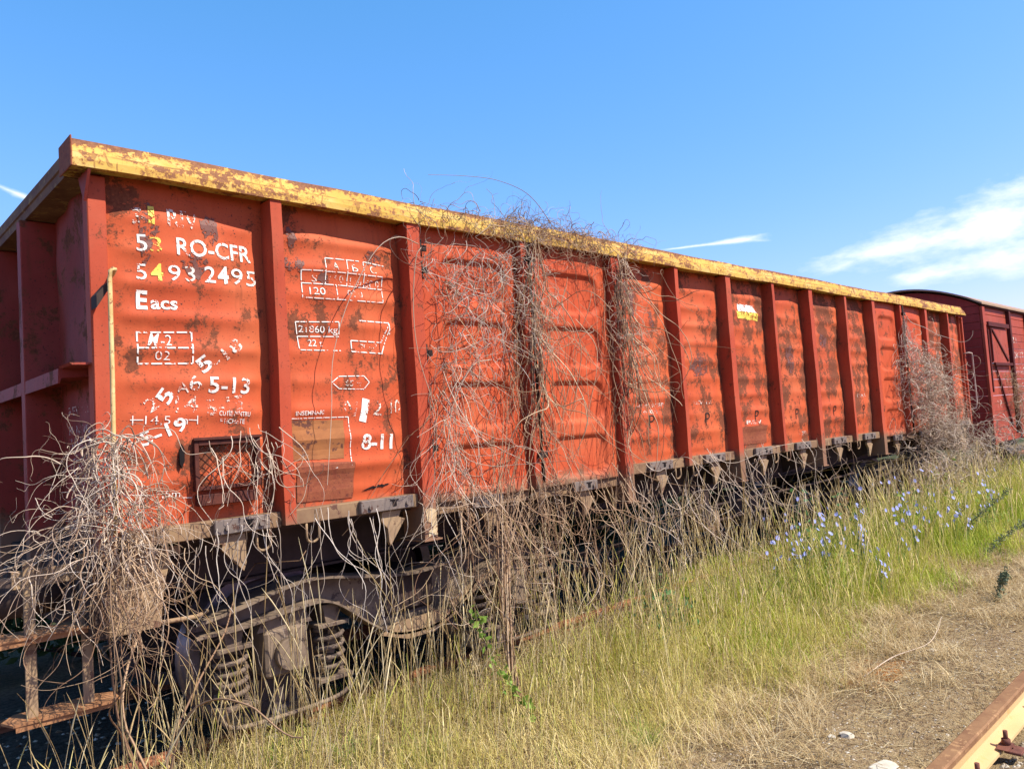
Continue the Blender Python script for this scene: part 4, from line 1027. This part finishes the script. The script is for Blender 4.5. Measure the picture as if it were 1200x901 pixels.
def low_vines():
    specs = [(1.95, 2.75, 75, 'brown vine stems trailing from the door sill down into the first bogie'), (2.7, 3.7, 65, 'loose brown vine stems hanging below the door sill right of the bogie'), (3.7, 4.9, 50, 'curling vine stems hanging below the wagon between the doors and the brake valve'), (4.9, 7.6, 40, 'sparse pale vine stems drooping under the middle bays of the orange wagon')]
    for xa, xb, N, lab in specs:
        c = np.stack([U(xa, xb, N), U(-.12, .05, N), U(1.2, 1.55, N)], 1)
        p = wander(c, rdir(N, (0, -.1, -.9), .3), U(.4, 1.2, N), 26, .3, -.10, lim=lim_side)
        N2 = N//5; c2 = np.stack([U(xa, xb, N2), U(-.2, .1, N2), U(.7, 1.4, N2)], 1)
        p2 = wander(c2, rdir(N2, (.3, -.1, .1), .8), U(.3, .7, N2), 26, .42, -.06, lim=lim_side)
        vine('dead_vine', lab, [(p, rad(N, 26, .0018, .004, tip=.6), 'vine_pink' if xa < 3.6 else 'vine', 'stems'), (p2, rad(N2, 26, .002, .004), 'vine')])
    # near: hanging from the body over the bogie
    N = 34; c = np.stack([U(.2, 1.9, N), U(-.04, .05, N), U(1.36, 1.48, N)], 1)
    p = wander(c, rdir(N, (0, -.2, -1), .2), U(.3, .9, N), 26, .3, -.14, lim=lim_side)
    vine('dead_vine', 'scattered bare vine stems hanging before the first wheel', [(p, rad(N, 26, .0016, .0034), 'vine_grey', 'stems')])
    # thick twisted stem rising from the ground at the first bogie
    N = 22; t = np.linspace(0, 1, 30)[None]; ph = U(0, 6.28, (N, 1)); q = U(.008, .035, (N, 1))*(.8+2.6*np.maximum(t-.55, 0))
    x = 2.30+.20*t**1.5+q*np.cos(ph+t*7)-.10*np.sin(t*3); y = -.16+.08*t+q*np.sin(ph+t*7); z = .06+t*U(1.1, 2.1, (N, 1))
    x = x+rng.normal(0, .10, (N, 1))*t**2; P = np.stack([x+0*t, np.minimum(y+0*t, -.03), z+0*ph], -1)
    vine('dead_vine', 'twisted reddish bundle of vine stems rising from the grass before the first bogie', [(P, rad(N, 30, .004, .008, tip=.25), 'vine_pink', 'stems')])
low_vines()
def far_clump():
    N = 620; t = rng.random(N); zc = 2.45-1.2*t; wx = .25+.75*np.sin(np.pi*np.clip(t*.85+.12, 0, 1))
    c = np.stack([10.15+.7*t+rng.normal(0, .42, N)*wx, U(-.30, -.02, N), zc+rng.normal(0, .1, N)], 1)
    p = wander(c, rdir(N, (-.1, -.1, -.2), .8), U(.3, .8, N), 24, .55, -.06, lim=lim_side)
    N2 = 260; c2 = np.stack([U(9.2, 13.2, N2), U(-.4, 0, N2), U(.7, 1.45, N2)], 1)
    p2 = wander(c2, rdir(N2, (0, -.1, -.1), .8), U(.3, .9, N2), 24, .45, -.05, lim=lim_side)
    N3 = 45; c3 = np.stack([rng.normal(9.97, .05, N3), U(-.08, -.02, N3), U(2.4, 3.05, N3)], 1)
    p3 = wander(c3, rdir(N3, (.1, 0, -1), .2), U(.5, 1.1, N3), 24, .4, -.08, lim=lim_side)
    vine('dead_vine', 'large grey hanging clump of dead vine covering the far doors of the orange wagon', [(p, rad(N, 24, .0022, .0052), 'vine'), (p2, rad(N2, 24, .0022, .0045), 'vine', 'low_twigs'), (p3, rad(N3, 24, .002, .005), 'vine_grey', 'stems')])
    N = 120; t = rng.random(N); c = np.stack([BX+.95+.75*t+rng.normal(0, .10, N), U(-.12, -.02, N), 2.3-1.0*t], 1)
    p = wander(c, rdir(N, (.2, 0, -.7), .5), U(.4, .9, N), 24, .6, -.06)
    p[:, :, 1] = np.minimum(p[:, :, 1], .01)
    vine('dead_vine', 'narrow dead vine hanging down the hatch of the dark red covered wagon', [(p, rad(N, 24, .002, .0045), 'vine_pink')])
    N = 40; c = np.stack([U(12.6, 13.6, N), U(-.5, -.1, N), U(.9, 1.5, N)], 1)
    p = wander(c, rdir(N, (.5, 0, .1), .6), U(.6, 1.4, N), 24, .5, -.06)
    vine('dead_vine', 'bleached bare branches lying in the gap between the two wagons', [(p, rad(N, 24, .003, .006), 'vine_grey', 'branches')])
far_clump()

def blades(pos, h, w, lean, bend, seg=3, yaw=None):
    """ribbons; pos (N,3), h,w,lean,bend (N,)"""
    N = len(pos); az = rng.uniform(0, 2*np.pi, N) if yaw is None else yaw
    d = np.stack([np.cos(az), np.sin(az), 0*az], 1); wa = az+np.pi/2+rng.normal(0, .5, N); wd = np.stack([np.cos(wa), np.sin(wa), 0*wa], 1)
    V = np.zeros((N, seg*2+1, 3)); 
    for k in range(seg+1):
        t = k/seg; c = pos+d*((lean*t+bend*t*t)*h)[:, None]; c[:, 2] = pos[:, 2]+h*(t-(.45*bend*t*t*t))
        ww = (w*(1-t**1.6)*.5)[:, None]
        if k < seg: V[:, 2*k] = c-wd*ww; V[:, 2*k+1] = c+wd*ww
        else: V[:, 2*seg] = c
    base = (np.arange(N)*(seg*2+1))[:, None]; F = []
    for k in range(seg-1): F.append(np.stack([base[:, 0]+2*k, base[:, 0]+2*k+1, base[:, 0]+2*k+3, base[:, 0]+2*k+2], 1))
    F.append(np.stack([base[:, 0]+2*seg-2, base[:, 0]+2*seg-1, base[:, 0]+2*seg, base[:, 0]+2*seg], 1))
    return V.reshape(-1, 3), np.concatenate(F)
def grass_obj(name, V, F, mat, label):
    tri = F[:, 2] == F[:, 3]
    me = bpy.data.meshes.new(name); nq = (~tri).sum(); nt = tri.sum()
    loops = np.concatenate([F[~tri].ravel(), F[tri][:, :3].ravel()]).astype(np.int32)
    me.vertices.add(len(V)); me.vertices.foreach_set('co', V.astype(np.float32).ravel())
    me.loops.add(len(loops)); me.loops.foreach_set('vertex_index', loops)
    me.polygons.add(nq+nt); ls = np.concatenate([np.arange(nq)*4, nq*4+np.arange(nt)*3]).astype(np.int32)
    me.polygons.foreach_set('loop_start', ls); me.polygons.foreach_set('loop_total', np.concatenate([np.full(nq, 4), np.full(nt, 3)]).astype(np.int32))
    me.update(calc_edges=True)
    o = link_mesh(name, me, mat); tag(o, label, 'grass', kind='stuff'); return o
def field(x, y):
    """patchiness 0..1"""
    return .5+.5*np.sin(x*2.3+1.3*np.sin(y*2.1+.5)+.4)*np.cos(y*3.1+1.1*np.sin(x*1.7))
def edge_y(x):
    """where the grass band ends and the bare ground beside the rail begins"""
    return -1.22+.12*np.sin(x*2.7)+.08*np.sin(x*6.1)-.12*smoothstep(4.5, 9, x)+.35*smoothstep(9, 16, x)
def scatter(n, x0, x1, y0, y1, dens):
    """density sampled, favouring what is close to the viewer"""
    out = []; got = 0
    while got < n:
        m = n*3; x = rng.uniform(x0, x1, m); y = rng.uniform(y0, y1, m)
        k = rng.random(m) < dens(x, y); out.append(np.stack([x[k], y[k]], 1)); got += k.sum()
    p = np.concatenate(out)[:n]; return p[:, 0], p[:, 1]
def P3(x, y): return np.stack([x, y, gz(x, y)-.01], 1)
# main green band, right half
def openrail(x, y):
    return 1-.93*smoothstep(2.0, 2.5, x)*smoothstep(4.9, 4.3, x)*smoothstep(.05, .35, y)
def dens_green(x, y):
    e = edge_y(x); return smoothstep(-.25, .3, y-e)*smoothstep(1.2, .7, y)*smoothstep(2.2, 4.5, x+1.2*(y+.5))*(.25+.75*field(x*1.2, y*1.3))*np.exp(-np.maximum(x-6, 0)*.06)*openrail(x, y)
x, y = scatter(48000, 1.5, 22, -2.2, 1.0, dens_green)
h = rng.uniform(.16, .62, len(x))*(1+.3*smoothstep(6, 10, x))*(.55+.45*smoothstep(3, 6, x))*(.65+.35*field(x*.7, y))*(.35+.65*smoothstep(-.2, .8, y-edge_y(x)))*np.where(y > .25, .6, 1)
grass_obj('grass', *blades(P3(x, y), h, rng.uniform(.003, .006, len(x))*(1+x*.05), U(0, .25, len(x)), U(0, .7, len(x))), M['grass_green'], 'dense yellow-green grass growing along the right half of the wagon')
# mixed dry / green grass, foreground band
def dens_mix(x, y):
    return smoothstep(-.45, .35, y-edge_y(x))*smoothstep(.75, .35, y)*smoothstep(7, 3.5, x)*(.25+.75*field(x*1.3+2, y*1.2))*openrail(x, y)
x, y = scatter(30000, -1.0, 7, -2.6, .8, dens_mix)
h = rng.uniform(.05, .26, len(x))*(.55+.6*field(x*1.7, y*1.4))*np.where(rng.random(len(x)) < .05, 1.8, 1)
grass_obj('grass', *blades(P3(x, y), h, rng.uniform(.0022, .0042, len(x)), U(0, .5, len(x)), U(0, .9, len(x))), M['grass_mix'], 'short half dried grass in the foreground before the first bogie')
# flattened straw litter, everywhere incl. bare ground
def dens_straw(x, y):
    return (.15+.85*smoothstep(-.9, .2, y-edge_y(x)))*smoothstep(1.0, .6, y)*smoothstep(-2.42, -2.25, y)*(.3+.7*field(x*1.9, y*2.3+3))
x, y = scatter(42000, -.5, 10, -2.6, .9, dens_straw)
L = rng.uniform(.04, .20, len(x)); N = len(x); az = U(0, 6.28, N); p0 = np.stack([x, y, gz(x, y)+U(0, .03, N)], 1)
d = np.stack([np.cos(az), np.sin(az), rng.normal(.1, .22, N)], 1); pm = p0+d*L[:, None]*.5+rng.normal(0, .008, (N, 3)); p1 = p0+d*L[:, None]+rng.normal(0, .015, (N, 3))
pm[:, 2] = np.maximum(pm[:, 2], gz(pm[:, 0], pm[:, 1])+.002); p1[:, 2] = np.maximum(p1[:, 2], gz(p1[:, 0], p1[:, 1])+.002)
o = tube_obj('straw_litter', np.stack([p0, pm, p1], 1), rad(N, 3, .0009, .0019, tip=.6), M['straw']); tag(o, 'matted dead straw lying on the bare soil', 'straw', kind='stuff')
cx_ = U(1.6, 8.5, 130); cy_ = edge_y(cx_)+rng.normal(-.22, .30, 130); per = 70
xx = (cx_[:, None]+rng.normal(0, .05, (130, per))).ravel(); yy_ = (cy_[:, None]+rng.normal(0, .05, (130, per))).ravel(); kp = yy_ > -2.3; xx, yy_ = xx[kp], yy_[kp]
grass_obj('dry_grass', *blades(P3(xx, yy_), U(.04, .22, len(xx)), U(.002, .004, len(xx)), U(.1, .9, len(xx)), U(.2, 1.1, len(xx))), M['straw'], 'ragged clumps of dead grass where the verge meets the bare soil')
# tall seed stalks along the wagon
def stalks(n, x0, x1, y0, y1, h0, h1, mat, label, lean=.16, dens=lambda x, y: np.ones_like(x)):
    x, y = scatter(n, x0, x1, y0, y1, dens); N = len(x); m = 16; h = U(h0, h1, N); az = U(0, 6.28, N); t = np.linspace(0, 1, m)[None]
    ln = np.abs(rng.normal(0, lean, N))[:, None]; bd = rng.uniform(0, .35, (N, 1))
    off = (ln*t+bd*t**3*.6)*h[:, None]
    P = np.stack([x[:, None]+np.cos(az)[:, None]*off, y[:, None]+np.sin(az)[:, None]*off, gz(x, y)[:, None]+h[:, None]*(t-.18*bd*t**3)], -1)
    P[:, :, 1] = np.minimum(P[:, :, 1], np.where(P[:, :, 2] > 1.1, -.02, .6))
    r = np.full((N, m), 1.0)*U(.0013, .0023, N)[:, None]*(1-.4*t)
    k0 = 11; js = np.array([0]*k0+[1.6, 2.6, 2.3, 2.0, .4]); js = js[:m]
    head = (rng.random(N) < .75)[:, None]; r = r*np.where(head & (js > 0), js, 1)*np.where(js > 0, rng.uniform(.7, 1.4, (N, m)), 1)
    r = r*(1+.10*np.maximum(x-4, 0))[:, None]
    o = tube_obj('tall_grass', P, r, M[mat]); tag(o, label, 'grass', kind='stuff')
stalks(400, -.3, 4.0, -.40, .35, .35, .95, 'straw', 'tall straw coloured grass stalks with seed heads before the first bogie')
stalks(320, -.5, 3.4, -.8, .3, .25, .7, 'stalk', 'thin greenish seed stalks in the lower left foreground')
stalks(1500, 2.8, 14, -1.1, .25, .35, .85, 'stalk', 'yellow seed stalks standing above the green grass on the right', .2)
stalks(750, 3.6, 14, -.35, .3, .5, 1.1, 'straw', 'dry brown stalks standing against the shadow under the wagon', .12)
stalks(1700, .2, 6.5, -1.5, .0, .14, .42, 'stalk', 'short straw coloured seed stalks over the foreground grass', .2, lambda x, y: smoothstep(-.2, .3, y-edge_y(x)))
stalks(150, .1, 5.2, -.38, .02, .75, 1.35, 'straw', 'tallest pale stalks reaching the wagon floor between the first bogie and the doors', .10)
# fuller low green tufts
def tuft(xc, yc, n, rr, h0, h1, mat, name, label, w=.005, cat='plant', group=None, lean=.7):
    a = U(0, 6.28, n); q = np.sqrt(rng.random(n))*rr; x = xc+q*np.cos(a); y = yc+q*np.sin(a)
    V, F = blades(P3(x, y), U(h0, h1, n), U(w*.6, w, n), U(0, lean, n), U(.1, .8, n), 4, a+rng.normal(0, .5, n))
    o = grass_obj(name, V-np.array([xc, yc, 0]), F, M[mat], label); o.location = (xc, yc, 0); del o['kind']; o['category'] = cat
    if group: o['group'] = group
for xc, yc, rr, lab in ((.95, .30, .13, 'bright green grass tuft in the lower left corner of the ground'), (1.22, .05, .10, 'small bright green grass tuft right of the lower left corner one'), (1.5, -.25, .09, 'low green grass tuft at the bottom edge below the bogie'), (2.35, -1.10, .05, 'tiny green tuft on the bare soil at the bottom centre')):
    tuft(xc, yc, 170, rr, .06, .20, 'leaf', 'grass_tuft', lab, .005, 'grass tuft', 'green grass tufts')

# leaf plants
def leaves(centres, size, mat, name, parent=None, asp=.5, updir=None):
    N = len(centres); a = rdir(N, (0, 0, .2) if updir is None else updir, .7); a /= np.linalg.norm(a, axis=1, keepdims=True)
    b = np.cross(a, rng.normal(0, 1, (N, 3))); b /= np.linalg.norm(b, axis=1, keepdims=True); nrm = np.cross(a, b)
    s = size[:, None]; V = np.stack([centres, centres+a*s*.45+b*s*asp*.5+nrm*s*.05, centres+a*s+nrm*s*-.05, centres+a*s*.45-b*s*asp*.5+nrm*s*.05], 1).reshape(-1, 3)
    F = np.arange(N*4).reshape(-1, 4)
    return link_mesh(name, npmesh(name, V, F), mat, parent)
def plantroot(name, loc, label, cat, group=None):
    r = empty(name, loc); tag(r, label, cat, group); return r
def creeper():
    r = plantroot('creeper', (1.95, -.32, .07), 'bright green leafy creeper climbing the dry stalks at the first bogie', 'creeper')
    t = np.linspace(0, 1, 20); P = np.stack([.32*(1-t)**1.2-.11+.02*np.sin(t*9), -.12+.15*t, .72*t], 1)[None]
    s = tube_obj('stem', P, rad(1, 20, .003, .0031), M['leaf']); s.parent = r
    c = P[0][rng.integers(2, 20, 60)]+rng.normal(0, .02, (60, 3)); leaves(c, U(.03, .06, 60), M['leaf'], 'leaf', r, .8, (0, -.5, .1))
creeper()
for k, (x, y, lab) in enumerate(((8.4, -.45, 'bright leafy weed among the blue flowers, left part of the flowering patch'), (10.2, -.3, 'bright leafy weed under the far vine clump'), (6.2, -.55, 'leafy weed in the middle of the yellow-green grass'), (9.6, -.9, 'leafy weed at the right edge of the grass by the dirt'), (4.3, .18, 'small dark green leafy weed in the shade right of the first bogie'), (6.6, .05, 'broad leafy green weed under the middle bays of the orange wagon'), (7.6, .0, 'leafy green weed beside the chicory under the far bays'), (4.0, -.1, 'low green weed at the edge of the grass below the doors'))):
    r = plantroot('weed', (x, y, float(gz(x, y))), lab, 'weed')
    n = 170; c = np.stack([rng.normal(0, .14, n), rng.normal(0, .10, n), np.abs(rng.normal(.14, .12, n))*(1.9 if k in (0, 1, 5, 6) else 1.2)], 1)
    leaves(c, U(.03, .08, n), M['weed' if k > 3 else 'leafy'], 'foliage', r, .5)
    st = np.stack([np.zeros((12, 3)), c[:12]], 1); mid = st.mean(1, keepdims=True); s = tube_obj('stem', np.concatenate([st[:, :1], mid, st[:, 1:]], 1), rad(12, 3, .002, .003), M['weed']); s.parent = r
# chicory: thin branching stems with blue flowers
def chic_positions():
    out = []; r = random.Random(5)
    for u, v, z in ((925, 590, .75), (905, 610, .6), (940, 600, .7), (965, 585, .8), (1000, 570, .85), (1045, 560, .9), (1060, 565, .85), (1080, 575, .7), (1070, 595, .6), (1055, 600, .6), (980, 605, .6), (960, 610, .6), (930, 632, .45), (965, 625, .5), (1005, 600, .6), (1100, 583, .6), (1122, 570, .7), (1115, 585, .6), (1160, 560, .7), (1150, 545, .85), (1085, 545, .95), (1010, 630, .4), (1030, 640, .4), (1130, 595, .5)):
        out.append((u, v, z+r.uniform(.1, .2)))
    return out
CH = []
for (u, v, z) in chic_positions():
    dv = Vector(cf)*892+Vector(cr)*(u-600)-Vector(cu)*(v-450.5); t = (z-1.8497)/dv.z; X, Y = -1.0435+dv.x*t, -3.7865+dv.y*t
    if Y > -.1: k = (-.1+3.7865-random.random()*.5)/(Y+3.7865); X = -1.0435+(X+1.0435)*k; Y = -3.7865+(Y+3.7865)*k; z = 1.8497+(z-1.8497)*k
    CH.append((X, Y, z))
for i, (X, Y, z) in enumerate(CH):
    g0 = float(gz(X, Y)); r = plantroot('chicory', (X, Y, g0), 'tall blue flowered chicory among the yellow-green grass before the far bays', 'wildflower', 'blue chicory plants in the grass')
    h = z-g0; n = 7; P = []
    for k in range(n):
        t = np.linspace(0, 1, 12); a = random.uniform(0, 6.28); sp = random.uniform(.05, .22)*h; s0 = random.uniform(.2, .6); hh = h*random.uniform(.65, 1.05)
        b = np.clip((t-s0)/(1-s0), 0, 1); P.append(np.stack([.02*np.sin(t*4+i)+np.cos(a)*sp*b, np.sin(a)*sp*b*.8, t*hh], 1))
    P = np.array(P); s = tube_obj('stem', P, rad(n, 12, .0026, .004), M['chic_stem']); s.parent = r
    for k in range(n):
        for c in (P[k, -1], P[k, 8]+np.array([.02, -.02, .0])):
            if random.random() < .25: continue
            V = []; F = []
            ax = Vector((random.gauss(0, .5), -1+random.gauss(0, .4), random.gauss(.3, .4))).normalized(); a1 = ax.orthogonal().normalized(); a2 = ax.cross(a1); R0 = random.uniform(.016, .025); pet = 9
            for q in range(pet):
                an = q/pet*2*math.pi; d1 = a1*math.cos(an)+a2*math.sin(an); d2 = a1*math.cos(an+.3)+a2*math.sin(an+.3); d3 = a1*math.cos(an-.3)+a2*math.sin(an-.3); C0 = Vector(c); b0 = len(V)
                V += [tuple(C0), tuple(C0+d2*R0*.85+ax*.003), tuple(C0+d1*R0+ax*.004), tuple(C0+d3*R0*.85+ax*.003)]; F.append((b0, b0+1, b0+2, b0+3))
            link_mesh('flower', npmesh('flower', V, F), M['petal'], r)
# dark leaning spikes (seeded dock / bugloss)
for k, (u0, v0, u1, v1, lab) in enumerate(((1105, 648, 1185, 572, 'dark grey-green seed spike leaning right in the grass at the right edge'), (1148, 655, 1215, 605, 'dark leaning seed spike at the right edge, lowest and closest to the dirt'),
                                         (1006, 672, 1012, 628, 'upright dark seed spike in the middle of the green grass'), (1168, 705, 1180, 672, 'short dark spiky plant on the bare soil by the rail'), (1118, 625, 1132, 590, 'small dark seed spike left of the leaning one'))):
    def hit(u, v, z):
        dv = Vector(cf)*892+Vector(cr)*(u-600)-Vector(cu)*(v-450.5); t = (z-1.8497)/dv.z; return Vector((-1.0435+dv.x*t, -3.7865+dv.y*t, z))
    z0 = .08; a = hit(u0, v0, z0); dist = (a-Vector(cam.matrix_world.translation)).length
    dv = Vector(cf)*892+Vector(cr)*(u1-600)-Vector(cu)*(v1-450.5); b = Vector(cam.matrix_world.translation)+dv*((a-Vector(cam.matrix_world.translation)).dot(cf)/892)
    r = plantroot('seed_spike', tuple(a), lab, 'weed')
    L = (b-a); t = np.linspace(0, 1, 20)[:, None]; P = np.array(L)[None]*t+np.array([0, 0, .04])*np.sin(t*3.1)
    s = tube_obj('stem', P[None], rad(1, 20, .004, .0045, tip=.5), M['spike']); s.parent = r
    n = 420; q = rng.uniform(.08, 1, n) if k != 3 else rng.uniform(0, 1, n); c = np.array(L)[None]*q[:, None]+np.array([0, 0, .04])*np.sin(q*3.1)[:, None]+rng.normal(0, .016, (n, 3))
    leaves(c, U(.015, .045, n), M['spike'], 'foliage', r, .35)
# bushes beyond the train
for (x, y, w, hgt, lab) in ((3.4, 3.9, 1.9, 1.4, 'dark bush beyond the track between the near wheels and the doors'), (5.7, 4.0, 2.0, 1.3, 'dark bush beyond the track behind the brake valve'), (7.7, 4.1, 2.0, 1.3, 'dark bush beyond the track behind the seventh bay'), (12.6, 4.3, 2.2, 1.4, 'dark bush beyond the track behind the gap between the wagons'), (.9, 3.9, 1.7, 1.5, 'dark green bush beyond the track, directly behind the near wheels'), (-1.5, 4.2, 1.7, 1.7, 'dark green bush beyond the track, left of the wagon steps'), (4.4, 4.6, 2.2, 1.4, 'dark bush beyond the track behind the doors'), (8.6, 5.0, 2.2, 1.3, 'dark bush beyond the track behind the eighth bay'), (-.4, 4.0, 1.6, 1.6, 'dark green bush beyond the track, seen through the wagon steps'), (2.6, 5.0, 2.0, 1.5, 'dark bush beyond the track behind the first bogie'), (6.5, 5.2, 2.2, 1.3, 'dark bush beyond the track behind the middle of the wagon'), (10.8, 5.2, 2.2, 1.3, 'dark bush beyond the track behind the far bogie'), (-3.0, 5.5, 1.8, 1.8, 'dark bush beyond the track past the near end of the wagon')):
    r = plantroot('bush', (x, y, .05), lab, 'bush')
    n = 3500; a = rng.normal(0, 1, (n, 3)); a /= np.linalg.norm(a, axis=1, keepdims=True); q = rng.random(n)**.4; lob = 1+.25*np.sin(a[:, 0]*5)*np.cos(a[:, 1]*4+x)
    c = a*q[:, None]*lob[:, None]*np.array([w/2*1.3, w/2, hgt/2])+np.array([0, 0, hgt/2])
    leaves(c, U(.06, .14, n), M['bush'], 'foliage', r, .5)
    st = np.stack([np.zeros((14, 3)), c[:14]*.5, c[:14]], 1); s = tube_obj('stem', st, rad(14, 3, .01, .02), M['dark']); s.parent = r

# stones, twig, gravel -------------------------------------------------------
def rock(name, x, y, s, lab, group=None, flat=.5, mat='stone', seed=0):
    bm = bmesh.new(); bmesh.ops.create_icosphere(bm, subdivisions=3, radius=1); r = random.Random(seed); k = [Vector((r.gauss(0, 1), r.gauss(0, 1), r.gauss(0, 1))).normalized() for _ in range(9)]; cuts = [r.uniform(.55, .85) for _ in k]
    for v in bm.verts:
        for n_, c_ in zip(k, cuts):
            d = v.co.dot(n_)
            if d > c_: v.co -= n_*(d-c_)
        v.co = Vector((v.co.x*s*1.25, v.co.y*s, v.co.z*s*flat))
    me = bpy.data.meshes.new(name); bm.to_mesh(me); bm.free(); o = link_mesh(name, me, M[mat]); o.location = (x, y, float(gz(x, y))+s*flat*.35); o.rotation_euler = (0, 0, r.uniform(0, 6)); tag(o, lab, 'stone', group)
rock('stone', 2.86, -2.17, .075, 'pale flat stone at the bottom edge left of the rusty rail', None, .35, seed=1)
rock('stone', 3.17, -1.85, .038, 'pair-forming pale stone on the bare dirt, larger of the two', None, .5, seed=2)
rock('stone', 3.10, -1.80, .022, 'small pale pebble touching the larger pale stone on the dirt', None, .5, seed=3)
rock('stone', 3.24, -.42, .035, 'small whitish stone in the foreground grass', None, .6, seed=4)
rock('stone', 4.52, -.42, .09, 'grey-white weathered lump among the grass below the middle bays', None, .45, seed=5)
rock('stone', 4.9, -1.75, .03, 'tiny pale stone at the end of the bleached twig', None, .5, seed=6)
tw = np.array([tuple(v) for v in smoothpath([(4.05, -1.60, .07), (4.5, -1.62, .085), (4.85, -1.72, .10), (5.15, -1.70, .12), (5.40, -1.66, .17)], 8)])
o = tube_obj('twig', tw[None], rad(1, len(tw), .005, .0051, tip=.3), M['vine'], 6); tag(o, 'bleached bent twig lying on the bare dirt near the rail', 'twig')
def chips(n, x0, x1, y0, y1, s0, s1, dens):
    x, y = scatter(n, x0, x1, y0, y1, dens); N = len(x); s = rng.uniform(s0, s1, N)*rng.uniform(.5, 1, N)
    base = np.array([[1, 0, 0], [-1, 0, 0], [0, 1, 0], [0, -1, 0], [0, 0, 1], [0, 0, -1]], float)
    f = np.array([[0, 2, 4], [2, 1, 4], [1, 3, 4], [3, 0, 4], [2, 0, 5], [1, 2, 5], [3, 1, 5], [0, 3, 5]])
    V = base[None]*s[:, None, None]*rng.uniform(.6, 1.3, (N, 6, 1)); V[:, :, 2] *= .45; a = U(0, 6.28, N); c, sn = np.cos(a)[:, None], np.sin(a)[:, None]
    V = np.stack([V[:, :, 0]*c-V[:, :, 1]*sn, V[:, :, 0]*sn+V[:, :, 1]*c, V[:, :, 2]+V[:, :, 0]*rng.normal(0, .3, (N, 1))], -1)+np.stack([x, y, gz(x, y)+s*.15], 1)[:, None]
    F = (f[None]+np.arange(N)[:, None, None]*6).reshape(-1, 3); return V.reshape(-1, 3), F
V1, F1 = chips(9000, 1.5, 8, -3.4, -2.56, .008, .026, lambda x, y: np.exp(-np.maximum(x-4, 0)*.3))
V2, F2 = chips(16000, 1.8, 10, -2.4, -.8, .003, .012, lambda x, y: smoothstep(.5, -.3, y-edge_y(x)))
V3, F3 = chips(2500, -1, 6, .1, 2.6, .012, .03, lambda x, y: np.ones_like(x))
o = link_mesh('gravel', npmesh('gravel', np.concatenate([V1, V2, V3]), np.concatenate([F1, F2+len(V1), F3+len(V1)+len(V2)])), M['gravel']); tag(o, 'loose stone chips along the rail and on the bare soil', 'gravel', kind='stuff')
